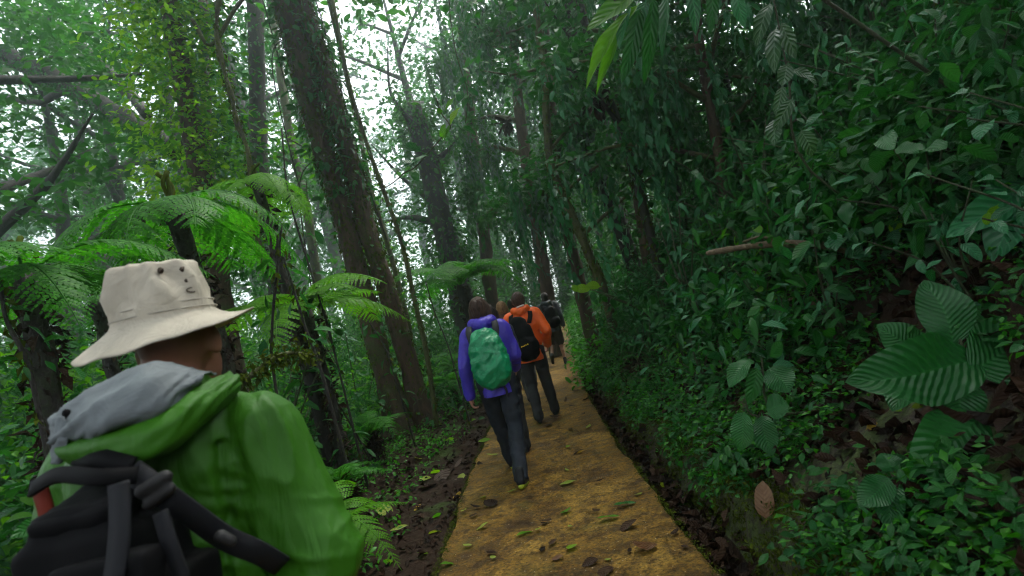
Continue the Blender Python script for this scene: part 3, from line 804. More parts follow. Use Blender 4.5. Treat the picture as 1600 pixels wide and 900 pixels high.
def frond_shape(npin=22, arch=(.45, .95), wmax=.26, npl=8, seed=0, droop=.35, taper=1.0):
    rs = np.random.default_rng(seed)
    t = np.linspace(0, 1, 40)
    Y = t * (1 - .12 * t); Z = arch[0] * t - arch[1] * t ** 2
    X = .04 * np.sin(t * 3 + seed)
    C = np.stack([X, Y, Z], -1)
    out = [tube(C[::3], np.linspace(.009, .003, len(C[::3])), 4, cap=False)]
    T = np.gradient(C, axis=0); T /= np.linalg.norm(T, axis=1)[:, None]
    V, F, U = [], [], []
    n = 0
    for k in range(npin):
        f = .12 + .87 * (k + .5) / npin
        i = min(39, int(f * 39))
        w = wmax * (math.sin(math.pi * min(1, (f * .86 + .12)) ) ** .8) * taper
        for sd in (-1, 1):
            a = math.radians(68 - 18 * f) + rs.normal(0, .05)
            Xv = np.array([1.0, 0, 0]) * sd
            D = Xv * math.sin(a) + T[i] * math.cos(a)
            nl = np.cross(T[i], Xv * sd); nl = nl / np.linalg.norm(nl)
            if nl[2] < 0: nl = -nl
            side = np.cross(nl, D)
            hw = w * .115
            for q in range(npl):
                g0 = q / npl; g1 = (q + .78) / npl
                lw0 = hw * (1 - g0) ** .7 + .0015
                dz0 = -droop * w * g0 ** 2; dz1 = -droop * w * g1 ** 2
                b0 = C[i] + D * w * g0 + nl * dz0; b1 = C[i] + D * w * g1 + nl * dz1
                for s2 in (-1, 1):
                    tipv = side * s2 * lw0 + D * w * .05 - nl * lw0 * .25
                    V += [b0, b1, b1 + tipv * .75, b0 + tipv]
                    F.append([n, n + 1, n + 2, n + 3]); n += 4
                    U += [[.5, 0], [.5, .3], [1, .6], [1, .3]]
    out.append((np.array(V), np.array(F), np.array(U)))
    return cat_parts(out)
FR = {}
def frond_mesh(v, mat):
    if (v, mat) not in FR:
        a = ((.50, .80), (.30, .75), (.75, 1.25), (.15, .45))[v]
        me = mesh_np('frond', *frond_shape(24, a, (.27, .24, .22, .25)[v], 8, v)); me.materials.append(G[mat]); FR[(v, mat)] = me
    return FR[(v, mat)]

def fern(name, base, crown, n, L, mat, label, cat='fern', group=None, pitch=(.1, .6), stem_r=.06, vs=(0, 1, 2), skip=None, yaw0=0.0):
    """rosette of fronds; a tree fern when the crown stands above the base"""
    base = Vector(base); crown = Vector(crown)
    th = thing(name, label, cat, Matrix.Translation(base), group)
    if (crown - base).length > .25:
        P = smooth_path([(0, 0, -.1), tuple((crown - base) * .5 + Vector((.04, 0, 0))), tuple(crown - base)], 20)
        rad = np.linspace(stem_r * 1.3, stem_r, 20)
        obj('trunk', mesh_np('trunk', *tube(P, rad, 10, .35, 14)), BARK_D, th)
        o = obj('old_frond_base', mesh_np('old_frond_base', *skin_leaves(P, rad, 260, .10, L_MOSS + L_STRAND, (-1.3, .9), (.9, 1.2), .2, 1.0)), G['dead'], th); o['kind'] = 'stuff'
    for k in range(n):
        yaw = yaw0 + k * 2 * math.pi / n + random.gauss(0, .18)
        if skip and skip(yaw): continue
        s = L * random.uniform(.8, 1.12)
        M = Matrix.Translation(crown - base) @ Matrix.Rotation(yaw, 4, 'Z') @ Matrix.Rotation(random.uniform(*pitch), 4, 'X') @ Matrix.Rotation(random.gauss(0, .12), 4, 'Y') @ Matrix.Diagonal((s, s, s, 1))
        obj('frond', frond_mesh(vs[k % len(vs)], mat), None, th, M)
    for k in range(3):        # unrolling young fronds
        q = smooth_path([(0, 0, 0), (random.gauss(0, .03), random.gauss(0, .03), L * .12), (random.gauss(0, .05), random.gauss(0, .05), L * .2)], 8)
        obj('fiddlehead', mesh_np('fiddlehead', *tube(q, np.linspace(.012, .018, 8), 6)), G['moss'], th, Matrix.Translation(crown - base))
    return th

def gpt(x, y, dz=0.0): return Vector((x, y, ground_at(x, y) + dz))

# tree ferns
c = at(268, 318, 4.3); g = at(300, 392, 4.3)
fern('tree_fern', gpt(g.x + .12, 4.35), c, 9, 1.2, 'fern', 'large tree fern spreading its fronds above the hat', 'tree fern', 'tree ferns', (-.35, .0), .065, (0, 1, 3), None, .35)
c = at(40, 430, 3.3)
fern('tree_fern', gpt(c.x - .1, 3.3), c, 9, 1.1, 'fern', 'shaded tree fern at the left edge beside the hat', 'tree fern', 'tree ferns', (-.1, .3), .06, (1, 0, 3), None, .1)
c = at(722, 445, 11.2)
fern('tree_fern', gpt(c.x + .1, 11.2), c, 13, 1.6, 'fern', 'tree fern with arching fronds left of the purple jacket', 'tree fern', 'tree ferns', (.1, .6), .12, (0, 1, 2), None, .2)
c = at(480, 485, 6.6)
fern('tree_fern', gpt(c.x, 6.6), c, 10, 1.35, 'fernlime', 'bright fern lifting lime fronds left of the twin-stemmed tree', 'tree fern', 'tree ferns', (.1, .5), .05, (0, 1, 3), None, .5)
c = at(150, 470, 5.6)
fern('tree_fern', gpt(c.x, 5.6), c, 10, 1.2, 'fern', 'half-hidden tree fern behind the hat', 'tree fern', 'tree ferns', (0, .4), .06)
c = at(400, 285, 6.6)
fern('tree_fern', gpt(c.x + .1, 6.7), c, 10, .95, 'fernlime', 'lime-green tree fern in front of the vine-clad tree', 'tree fern', 'tree ferns', (-.4, -.05), .06, (0, 1, 3))
# ground ferns
for px, py, y, L, lab, mt in ((470, 640, 3.6, .62, 'lush ground fern beside the green jacket shoulder', 'fernlime'), (610, 520, 12.5, 1.0, 'ground fern behind the twin-stemmed tree', 'fern'),
                      (560, 600, 7.8, .8, 'ground fern left of the twin trunk base', 'fern'), (700, 560, 12.0, .9, 'ground fern left of the purple jacket near the hand', 'fern'),
                      (60, 760, 2.5, .7, 'shaded ground fern beside the black backpack', 'fern'), (20, 600, 2.9, .8, 'ground fern at the left edge below the hat', 'fern'),
                      (520, 690, 5.0, .5, 'small ground fern at the edge of the dirt verge', 'fern'), (690, 480, 14.5, 1.1, 'pale ground fern farther back under the misty trunk', 'fern')):
    p = at(px, py, y)
    g = gpt(p.x, p.y, .05)
    fern('ground_fern', g, g + Vector((0, 0, max(.08, min(.35, p.z - g.z)))), 10, L, mt, lab, 'fern', 'ground ferns on the left', (.25, .8), .04, (2, 0, 1))
for x, y, L, lab in ((2.9, 4.6, .8, 'fern half hidden on the slope below the fallen branch'), (2.6, 6.3, .8, 'fern on the slope above the gutter bend'), (4.6, 5.9, .9, 'fern high on the dark slope above the fallen branch'), (3.9, 8.2, .9, 'fern on the far slope below the leaning poles')):
    g = gpt(x, y, .1)
    fern('ground_fern', g, g + Vector((0, 0, .15)), 9, L, 'fern', lab, 'fern', 'ground ferns on the slope', (.3, .9), .04, (2, 0, 1))

# ------------------------------------------------------------------ shrubs (each leaf an object)
def shrub_proto(seed, kind, mat, h, nst, spacing, lsize, lean=.5, opp=False, bare=.15):
    rs = np.random.default_rng(seed)
    stems, leaves = [], []
    for k in range(nst):
        a = rs.uniform(0, 6.28); hh = h * rs.uniform(.6, 1.1); ln = lean * rs.uniform(.4, 1.3) * hh
        e = np.array([math.cos(a) * ln, math.sin(a) * ln, hh])
        P = smooth_path([(math.cos(a) * .03, math.sin(a) * .03, -.06), e * [.3, .3, .5], e * [1, 1, .98]], 16)
        stems.append(tube(P, np.linspace(.010, .004, 16) * (.6 + .5 * h), 5, cap=False))
        n = max(4, int(hh / spacing))
        for j in range(n):
            f = bare + (1 - bare) * (j + rs.random() * .5) / n
            i = min(15, int(f * 15.99))
            for w in range(2 if opp else 1):
                yaw = a - math.pi / 2 + j * 2.4 + w * math.pi + rs.normal(0, .35)
                s = lsize * rs.uniform(.65, 1.2) * (1.1 - .35 * f)
                leaves.append((P[i].copy(), yaw, rs.uniform(-.75, .25), rs.normal(0, .3), s, int(rs.integers(0, 3))))
        leaves.append((P[15].copy(), a - math.pi / 2, rs.uniform(-.3, .5), 0.0, lsize * .8, 1))
    st = mesh_np('stem', *cat_parts(stems)); st.materials.append(STEM)
    ls = [(leaf_mesh(kind, mat, v), m4(rotmats(1, yaw, pi, ro)[0], p, s)) for p, yaw, pi, ro, s, v in leaves]
    return st, ls
SHR = {
    'oval_deep': [shrub_proto(1, 'oval', 'deep', .75, 5, .12, .19), shrub_proto(2, 'oval', 'deep', 1.05, 5, .14, .20)],
    'oval_blue': [shrub_proto(3, 'oval', 'blue', .8, 5, .12, .17), shrub_proto(4, 'oval', 'blue', .6, 6, .1, .15), shrub_proto(5, 'lance', 'blue', 1.0, 6, .11, .2)],
    'lance': [shrub_proto(6, 'lance', 'deep', 1.1, 6, .11, .22, .7), shrub_proto(7, 'lance', 'blue', 1.3, 5, .11, .2, .8)],
    'ribbed': [shrub_proto(8, 'ribbed', 'ribbed', .7, 4, .2, .26, .6, True), shrub_proto(9, 'ribbed', 'ribbed', .5, 3, .2, .28, .8, True)],
    'bright': [shrub_proto(10, 'oval', 'bright', .7, 5, .12, .16), shrub_proto(11, 'round', 'bright', .5, 5, .12, .13)],
    'round': [shrub_proto(12, 'round', 'deep', .7, 5, .14, .17), shrub_proto(13, 'round', 'blue', .6, 4, .14, .15)],
}
def shrub(kind, v, x, y, s, label, group, tilt=(0, 0), dz=0):
    st, ls = SHR[kind][v % len(SHR[kind])]
    M = Matrix.Translation(gpt(x, y, dz)) @ Matrix.Rotation(tilt[0], 4, 'Y') @ Matrix.Rotation(tilt[1], 4, 'X') @ Matrix.Rotation(random.uniform(0, 6.28), 4, 'Z') @ Matrix.Diagonal((s, s, s, 1))
    th = thing('shrub', label, 'shrub', M, group)
    obj('stem', st, None, th)
    for me, m in ls: obj('leaf', me, None, th, m)
    return th
LOOK = {'oval_deep': 'dark green oval-leaved shrub', 'oval_blue': 'glossy blue-green shrub', 'lance': 'narrow-leaved drooping shrub', 'ribbed': 'broad-ribbed shrub', 'bright': 'bright green leafy shrub', 'round': 'round-leaved shrub'}
MARKS = [((930, 450), 'the lime leaves over the gutter'), ((1193, 785), 'the tan dead leaf'), ((1290, 385), 'the fallen branch'), ((1440, 410), 'the butt of the fallen branch'), ((1420, 560), 'the big corrugated leaf'), ((1400, 770), 'the three pleated leaves'), ((1560, 330), 'the long pointed leaves'),
         ((1225, 150), 'the silver-striped leaves'), ((1200, 640), 'the hanging ribbed leaves'), ((950, 60), 'the strap leaves'), ((1540, 150), 'the dark leaning tree'), ((985, 250), 'the thin leaning tree'), ((900, 350), 'the mossy leaning pole'), ((1510, 850), 'the bottom right corner'), ((1120, 150), 'the curtain of drooping leaves'),
         ((1000, 560), 'the far gutter'), ((1060, 700), 'the near gutter'), ((268, 315), 'the large tree fern crown'), ((260, 480), 'the sun hat'), ((60, 395), 'the left edge tree fern'), ((480, 485), 'the lime-fronded fern'), ((440, 640), 'the green shoulder'), ((590, 500), 'the twin stems'), ((540, 840), 'the green elbow'), ((650, 640), 'the foot of the twin trunk'), ((60, 700), 'the black backpack'), ((400, 400), 'the shaggy tree')]
def where(px, py):
    (mxp, myp), nm = min(MARKS, key=lambda q: (q[0][0] - px) ** 2 + (q[0][1] - py) ** 2)
    dx, dy = px - mxp, py - myp
    if dx * dx + dy * dy < 45 ** 2: return 'just behind ' + nm
    w_ = ('right of ' if dx > 0 else 'left of ') if abs(dx) > 1.8 * abs(dy) else (('below ' if dy > 0 else 'above ') if abs(dy) > 1.8 * abs(dx) else (('down' if dy > 0 else 'up') + ' and ' + ('right of ' if dx > 0 else 'left of ')))
    return w_ + nm
def size_word(s): return 'small ' if s < .72 else ('tall ' if s > 1.12 else '')
spots = []
kk = 0
for t in range(4000):
    if len(spots) >= 118: break
    y = 1.7 + 12 * random.random() ** 1.25
    u = 1.28 + 6.2 * random.random() ** 1.35
    x = u + float(cx(y))
    dmin = .26 + .035 * y
    if any((x - a) ** 2 + (y - c) ** 2 < dmin ** 2 for a, c in spots): continue
    X, Y, D = proj([(x, y, ground_at(x, y) + .35)])
    if not (780 < X[0] < 1720 and -150 < Y[0] < 960): continue
    if u < 2.2 and y < 4.2 and random.random() < .55: continue
    if y < 3.4 and X[0] > 1180 and Y[0] > 400: continue                 # room for the broad-leaved plants
    spots.append((x, y))
    kd = random.choice(['oval_deep', 'oval_blue', 'oval_blue', 'lance', 'lance', 'round', 'ribbed', 'oval_deep', 'bright' if u < 2.5 else 'lance'])
    if kd == 'lance' and y < 4.6: kd = 'oval_blue'
    s = random.uniform(.75, 1.2) * (0.62 if u < 1.7 else 1.0) * (1.1 if u > 3 else 1) * (.8 if y < 4.2 else 1)
    zone = 'low on the mossy bank beside the gutter' if u < 1.75 else ('midway up the slope' if u < 3.2 else 'high on the dark slope')
    near = 'near the camera' if y < 3.6 else ('level with the purple jacket' if y < 7 else 'level with the far hikers')
    shrub(kd, kk, x, y, s, size_word(s) + LOOK[kd] + ' ' + where(X[0], Y[0]), f'shrubs {zone}', (-.3, 0)); kk += 1
spots = []
for t in range(4000):
    if len(spots) >= 62: break
    y = 1.9 + 13 * random.random() ** 1.2
    x = -2.0 - (1.2 + .55 * y) * random.random() ** 1.1
    if y < 3: x -= .2
    dmin = .30 + .03 * y
    if any((x - a) ** 2 + (y - c) ** 2 < dmin ** 2 for a, c in spots): continue
    X, Y, D = proj([(x, y, .4)])
    if not (-150 < X[0] < 760): continue
    if 9 < y < 11 and -3.6 < x: continue
    if x > -2.5 and y > 4.5: continue
    spots.append((x, y))
    kd = random.choice(['oval_deep', 'bright', 'lance', 'oval_deep', 'oval_blue', 'round', 'bright'])
    s = random.uniform(.7, 1.3) * (1.25 if x < -3 else .8)
    zone = 'behind the man in the sun hat' if X[0] < 420 else 'left of the twin-stemmed tree'
    near = 'close by' if y < 4.5 else ('some way back' if y < 8.5 else 'far back')
    shrub(kd, kk, x, y, s, size_word(s) + LOOK[kd] + ' ' + where(X[0], Y[0]), f'shrubs {zone}'); kk += 1

# ------------------------------------------------------------------ foreground plants placed leaf by leaf
def aim_leaf(th, base, kind, mat, v, p0, p1, wpx, depth0, depth1, nrm=None, name='leaf', wk=None):
    a = at(p0[0], p0[1], depth0); c = at(p1[0], p1[1], depth1)
    Yv = (c - a); L = Yv.length; Yv.normalize()
    n = Vector(nrm) if nrm else Vector((-.25 + random.gauss(0, .32), -.75, .65 + random.gauss(0, .3)))
    Xv = Yv.cross(n); Xv.normalize(); Zv = Xv.cross(Yv)
    nat = {'ribbed': .52, 'oval': .44, 'round': .66, 'lance': .25, 'blade': .2}[kind]
    W = wpx * (depth0 + depth1) / 2 / FPX / nat
    M = Matrix(((Xv.x * W, Yv.x * L, Zv.x * L, a.x - base.x), (Xv.y * W, Yv.y * L, Zv.y * L, a.y - base.y), (Xv.z * W, Yv.z * L, Zv.z * L, a.z - base.z), (0, 0, 0, 1)))
    return obj(name, leaf_mesh(kind, mat, v), None, th, M)

def hero(name, label, root, stempts, leaves, kind='ribbed', mat='ribbed', r=.008, group=None, cat='plant'):
    """root: world point on the ground; stempts: lists of pixel points; leaves: (base px, tip px, width px, depth, depth of tip)"""
    base = Vector(root)
    th = thing(name, label, cat, Matrix.Translation(base), group)
    for sp in stempts:
        P = [np.array(base)] if sp[0] is None else []
        P += [np.array(at(*q)) for q in sp if q is not None]
        part(th, 'stem', tube(smooth_path(P, 18), np.linspace(r, r * .6, 18), 6), STEM, base)
    for k, l in enumerate(leaves):
        p0, p1, w, d0, d1 = l[:5]
        aim_leaf(th, base, l[5] if len(l) > 5 else kind, l[6] if len(l) > 6 else mat, k % 3, p0, p1, w, d0, d1, l[7] if len(l) > 7 else None)
    return th
g = gpt(1.95, 2.35)
hero('broad_leaved_plant', 'large plant with broad corrugated leaves at the lower right', g,
     [[None, (1540, 660, 2.25), (1515, 580, 2.2), (1500, 530, 2.2)], [None, (1530, 700, 2.2), (1510, 640, 2.15)]],
     [((1545, 565), (1335, 592), 105, 2.2, 2.0), ((1496, 548), (1452, 428), 74, 2.25, 2.3), ((1505, 540), (1590, 448), 80, 2.25, 2.35), ((1500, 580), (1650, 520), 112, 2.15, 2.25),
      ((1535, 640), (1448, 768), 108, 2.15, 1.98), ((1495, 585), (1500, 662), 66, 2.2, 2.1), ((1515, 700), (1562, 712), 44, 2.15, 2.1), ((1495, 715), (1508, 806), 56, 2.1, 2.05),
      ((1480, 735), (1462, 800), 40, 2.15, 2.1), ((1430, 545), (1395, 640), 60, 2.35, 2.25), ((1540, 545), (1620, 610), 70, 2.3, 2.2), ((1450, 560), (1385, 500), 60, 2.5, 2.5)])
g = gpt(1.55, 2.25)
hero('broad_leaved_plant', 'small plant with three pleated leaves under the large corrugated one', g, [[None, (1402, 790, 2.1), (1396, 748, 2.1)]],
     [((1396, 746), (1342, 788), 46, 2.1, 2.05), ((1396, 746), (1386, 826), 42, 2.1, 2.0), ((1398, 744), (1432, 812), 46, 2.1, 2.05), ((1400, 742), (1425, 715), 40, 2.12, 2.15), ((1395, 740), (1380, 705), 36, 2.12, 2.15)])
g = gpt(1.62, 1.95)
hero('broad_leaved_plant', 'low dark ribbed plant at the bottom right corner', g, [[None, (1515, 850, 1.95)]],
     [((1520, 850), (1470, 838), 44, 1.95, 1.9), ((1520, 850), (1535, 808), 40, 1.95, 1.95), ((1525, 870), (1480, 900), 50, 1.9, 1.85), ((1530, 860), (1580, 880), 50, 1.9, 1.85), ((1560, 770), (1600, 800), 48, 2.0, 2.0)])
g = gpt(1.42, 3.05)
hero('ribbed_shrub', 'plant with dark ribbed leaves hanging over the bank above the tan dead leaf', g, [[None, (1205, 640, 3.0), (1190, 560, 3.0)], [None, (1180, 650, 3.0), (1165, 610, 3.0)]],
     [((1200, 572), (1235, 612), 44, 3.0, 2.9), ((1190, 645), (1203, 712), 38, 2.95, 2.85), ((1165, 640), (1150, 705), 36, 2.95, 2.9), ((1195, 640), (1232, 632), 40, 2.95, 2.9), ((1172, 560), (1135, 600), 30, 3.0, 2.95),
      ((1185, 570), (1172, 625), 24, 3, 2.9, 'oval', 'deep'), ((1200, 560), (1226, 534), 20, 3.1, 3.15, 'oval', 'deep')])
g = gpt(2.45, 2.6)
hero('large_leaved_plant', 'plant with long pointed leaves reaching in from the right edge', g, [[None, (1625, 400, 2.6), (1600, 300, 2.55)]],
     [((1612, 290), (1485, 362), 50, 2.5, 2.4), ((1612, 300), (1545, 388), 58, 2.5, 2.4), ((1615, 285), (1530, 300), 50, 2.5, 2.5), ((1560, 318), (1542, 352), 16, 2.45, 2.42, 'oval', 'lime'), ((1620, 320), (1600, 420), 50, 2.5, 2.4)], kind='oval', mat='blue')
g = gpt(2.05, 3.6)
hero('striped_plant', 'shrub with silver-striped leaves dangling at the upper right of centre', Vector((g.x + .5, g.y, g.z + .3)), [[None, (1260, 260, 3.5), (1232, 120, 3.5), (1215, 30, 3.5), (1200, -40, 3.5)]],
     [((1232, 96), (1222, 132), 24, 3.5, 3.45), ((1215, 180), (1205, 222), 26, 3.5, 3.45), ((1232, 110), (1284, 114), 22, 3.5, 3.4), ((1225, 130), (1212, 178), 18, 3.5, 3.45), ((1240, 150), (1215, 200), 22, 3.45, 3.4),
      ((1215, 40), (1195, 95), 26, 3.5, 3.4), ((1220, 30), (1240, 90), 24, 3.5, 3.4), ((1205, 0), (1180, 60), 24, 3.5, 3.4), ((1250, 200), (1275, 240), 26, 3.45, 3.4)], kind='oval', mat='striped')
# bamboo-like spray over the path, hanging from a cane that roots on the slope
g = gpt(3.1, 3.4)
hero('cane_plant', 'arching cane with long strap leaves hanging in at the top centre', g, [[None, (1230, -40, 3.3), (1090, -120, 3.1), (1000, -30, 3.0), (975, 10, 3.0)], [(1040, -75, 3.05), (985, -20, 3.0), (960, 0, 2.95)]],
     [((1000, -15), (915, 42), 40, 3.0, 2.9, 'blade', 'bright'), ((985, 15), (902, 122), 26, 2.95, 2.85, 'blade', 'bright'), ((1000, 5), (910, 118), 22, 3.0, 2.9, 'blade', 'bright'), ((1002, 10), (972, 128), 26, 3.0, 2.95, 'blade', 'deep'),
      ((1010, 0), (985, 60), 24, 3.05, 3.0, 'blade', 'blue'), ((1022, -10), (1008, 120), 24, 3.05, 3.0, 'blade', 'deep'), ((1045, -20), (1030, 90), 20, 3.1, 3.0, 'blade', 'deep'), ((985, 10), (960, 70), 20, 2.95, 2.9, 'blade', 'blue'),
      ((1080, -30), (1085, 40), 22, 3.1, 3.0, 'blade', 'blue'), ((1115, -30), (1110, 50), 20, 3.1, 3.0, 'blade', 'deep'), ((1150, -20), (1160, 40), 22, 3.15, 3.1, 'blade', 'blue')], r=.012)
# dangling vine with bright leaves in front of the mist
top = at(700, -60, 4.0)
vn = thing('dangling_vine', 'thin dangling vine with bright backlit leaves in front of the misty gap', 'vine', Matrix.Translation(top))
P = pxpath([(640, -620, 4.3), (670, -300, 4.1), (698, -60, 4.0), (703, 20, 4.0), (712, 80, 4.0), (722, 115, 4.0), (730, 140, 4.0), (730, 170, 4.0), (727, 192, 4.0)], 40)
part(vn, 'stem', tube(P, .0035, 5), STEM, top)
P = pxpath([(681, 152, 4.0), (690, 178, 4.0), (704, 198, 4.0), (690, 215, 4.02), (670, 238, 4.05), (648, 262, 4.1), (632, 270, 4.15), (615, 285, 4.4), (590, 300, 4.8)], 30)
part(vn, 'stem', tube(P, .005, 5), STEM, top)
for k, (p0, p1, w, mt) in enumerate([((722, 140), (716, 158), 12, 'deep'), ((726, 130), (720, 120), 10, 'deep'), ((724, 150), (732, 148), 12, 'deep'), ((712, 150), (694, 172), 11, 'bright'), ((722, 165), (697, 190), 16, 'lime'),
                                ((697, 192), (684, 214), 13, 'bright'), ((706, 190), (692, 220), 10, 'bright'), ((730, 138), (748, 146), 9, 'deep'), ((720, 198), (746, 204), 9, 'deep'), ((690, 180), (684, 168), 8, 'bright'),
                                ((715, 100), (708, 118), 10, 'deep'), ((700, 5), (694, 18), 10, 'deep'), ((730, 150), (722, 168), 10, 'deep'), ((662, 238), (622, 222), 13, 'deep'), ((650, 256), (618, 246), 14, 'deep'),
                                ((655, 250), (622, 262), 16, 'blue'), ((640, 265), (655, 280), 14, 'deep'), ((648, 258), (660, 235), 13, 'deep'), ((630, 268), (610, 262), 12, 'deep'), ((600, 225), (592, 210), 8, 'bright')]):
    aim_leaf(vn, top, 'oval', mt, k % 3, p0, p1, w * 1.15, 4.0, 3.98)
# black bromeliad clumps on the leaning trees
for px, py, y, s, lab in ((932, 158, 7.95, .30, 'black clump of bromeliad leaves on the thin leaning tree'), (790, 192, 14.8, .38, 'dark epiphyte clump on the draped tree in the mist'), (741, 20, 12.0, .35, 'dark epiphyte ball at the top edge near the dangling vine'), (215, 333, 4.1, .12, 'small black curled dead frond below the tree fern')):
    c = at(px, py, y)
    th = thing('bromeliad', lab, 'epiphyte', Matrix.Translation(c), 'dark epiphytes')
    for k in range(16):
        M = Matrix.Rotation(k * 2.4, 4, 'Z') @ Matrix.Rotation(random.uniform(-1.2, .8), 4, 'X') @ Matrix.Diagonal((s * 1.6, s, s, 1))
        obj('leaf', leaf_mesh('blade', 'dead', k % 3), None, th, M)
# fallen branch across the slope
P = pxpath([(1105, 396, 4.4), (1150, 388, 4.2), (1215, 381, 4.05), (1290, 384, 3.95), (1360, 398, 3.85), (1440, 408, 3.8), (1500, 420, 3.8), (1580, 440, 3.9)], 40)
b = Vector(P[0])
lg = thing('fallen_branch', 'pale bare fallen branch lying across the slope', 'branch', Matrix.Translation(b))
part(lg, 'branch_wood', tube(P, np.linspace(.022, .034, 40), 8, .3, 9), LOG, b)
P = pxpath([(1215, 381, 4.05), (1190, 370, 4.05), (1160, 378, 4.0)], 10)
part(lg, 'twig', tube(P, np.linspace(.014, .006, 10), 6, .2, 9), LOG, b)
# mossy branch behind the green shoulder
P = pxpath([(352, 640, 3.6), (375, 605, 3.7), (410, 572, 3.8), (450, 552, 3.9), (490, 556, 4.2)], 24)
b = Vector(P[0])
lg = thing('mossy_branch', 'yellow-green mossy branch sticking out behind the green shoulder', 'branch', Matrix.Translation(b))
part(lg, 'branch_wood', tube(P, np.linspace(.02, .012, 24), 7, .3, 9), BARK_M, b)
part(lg, 'moss', skin_leaves(P, np.full(24, .018), 420, .045, L_MOSS, (-1.4, .6), (.9, 1.5)), G['moss'], b, 'stuff')
# thin saplings and canes among the ferns at the left
for k, pts in enumerate(([(505, 590, 5.2), (480, 520, 5.2), (455, 440, 5.2), (430, 360, 5.2)], [(520, 540, 6.4), (500, 470, 6.4), (478, 400, 6.4), (450, 300, 6.4), (440, 200, 6.4)], [(430, 600, 4.4), (425, 520, 4.4), (432, 430, 4.4), (440, 350, 4.4)],
                       [(60, 640, 2.9), (40, 560, 2.9), (10, 500, 2.9), (0, 440, 2.9)], [(620, 600, 8.5), (600, 540, 8.5), (560, 480, 8.5)], [(540, 650, 7.2), (500, 600, 7.0), (455, 590, 6.8)], [(720, 610, 9.0), (700, 540, 9.2), (680, 490, 9.4), (665, 440, 9.4)])):
    lab = ['thin bare sapling left of the lime fern', 'dark thin sapling rising through the lime fern', 'slim cane just right of the hat', 'dark slanting stem at the left edge', 'short thin stem against the twin trunk', 'low slanting dead stem near the verge', 'thin stem between the twin-stemmed tree and the purple jacket'][k]
    pole_tree(pts, .014, .009, lab, BARK_D, 26, 'deep', .14, 40, 'thin saplings at the left', 'sapling', 0, 24)
# leaf fans on short stems near the left foreground

# ------------------------------------------------------------------ ground cover, masses of leaves nobody could count
def mass(name, label, pts, zs, per, size, shapes, mat, spread=.12, droop=(-.8, .4), flat=.6):
    """pts: (n,3) plant feet; zs: height of the tuft above the foot"""
    n = len(pts)
    Q = np.repeat(pts, per, 0) + rng.normal(0, 1, (n * per, 3)) * [spread, spread, spread * flat]
    Q[:, 2] += np.repeat(zs, per)
    m = len(Q)
    M = rotmats(m, rng.uniform(0, 6.28, m), rng.uniform(droop[0], droop[1], m), rng.normal(0, .45, m))
    S = np.repeat(size * rng.uniform(.7, 1.3, n), per) * rng.uniform(.7, 1.2, m)
    return tag(obj(name, mesh_np(name, *scatter(shapes, M, Q, S)), G[mat]), label, kind='stuff')
def feet(U, Y, dz=0.0):
    X = U + cx(Y)
    return np.stack([X, Y, height(U, Y) + dz], -1)
def in_view(Pt, m=120):
    X, Y, D = proj(Pt)
    return (X > -m) & (X < 1600 + m) & (Y > -m) & (Y < 900 + m)

n = 1500     # moss and crumbs creeping over the slab's edges
Y = 1.6 + 12 * rng.random(n) ** 1.3; U = np.where(rng.random(n) < .65, PL + .0 + np.abs(rng.normal(0, .018, n)) - .012, PR - np.abs(rng.normal(0, .012, n)) + .012)
P0 = np.stack([U + cx(Y), Y, pz(Y) - .006], -1); P0 = P0[in_view(P0)]
mass('path_edge_moss', 'moss and crumbs creeping over the edges of the path', P0, np.zeros(len(P0)), 7, .016, L_MOSS, 'moss', .014, (-.3, .6), .2)
n = 6400     # herbs on the bank
Y = .9 + 15 * rng.random(n) ** 1.5; U = .90 + 1.5 * rng.random(n) ** 1.7
keep = np.array([fbm((u * 1.0, y, 5.0), 1.3, 3) for u, y in zip(U, Y)]) > -.12
P0 = feet(U[keep], Y[keep]); P0 = P0[in_view(P0)]
mass('bank_herb_foliage', 'small bright green herbs covering the mossy bank', P0[::2], rng.uniform(.02, .12, len(P0[::2])), 9, .042, L_SMALL, 'herb', .045)
mass('bank_herb_foliage', 'small dark green herbs covering the mossy bank', P0[1::2], rng.uniform(.02, .14, len(P0[1::2])), 8, .055, L_OVAL, 'deep', .06)
n = 900      # herbs on the bank farther on
Y = 9.5 + 24 * rng.random(n); U = .64 + 2.6 * rng.random(n) ** 1.4
P0 = feet(U, Y); P0 = P0[in_view(P0)]
mass('bank_herb_foliage', 'green herbs along the far stretch of the gutter', P0, rng.uniform(.05, .45, len(P0)), 14, .11, L_OVAL, 'herb', .14)
n = 500      # verge herbs farther on
Y = 11 + 22 * rng.random(n); U = -.98 - 1.8 * rng.random(n)
P0 = feet(U, Y); P0 = P0[in_view(P0)]
mass('verge_herb_foliage', 'green herbs along the far left edge of the path', P0, rng.uniform(.05, .5, len(P0)), 14, .12, L_OVAL, 'deep', .15)
n = 2600     # moss cushions and rootlets on the bank face
Y = 1.2 + 12 * rng.random(n) ** 1.4; U = rng.uniform(.82, 1.05, n)
P0 = feet(U, Y); P0 = P0[in_view(P0)]
mass('bank_moss', 'short moss on the bank face above the gutter', P0, np.full(len(P0), .01), 14, .022, L_MOSS, 'moss', .03, (-1.2, .6))
n = 3000     # slope thicket between the shrubs
Y = 1.5 + 17 * rng.random(n) ** 1.15; U = 1.5 + 8.5 * rng.random(n) ** 1.2
P0 = feet(U, Y); k_ = in_view(P0, 200) & ~((U < 2.3) & (Y < 3.4)); P0 = P0[k_]
hh = rng.uniform(.05, .9, len(P0)) * np.clip(P0[:, 0] * .35, .25, 1.2)
i = np.arange(len(P0)) % 3
mass('slope_undergrowth', 'dark green thicket of leaves covering the slope', P0[i == 0], hh[i == 0], 24, .13, L_OVAL, 'deep', .22)
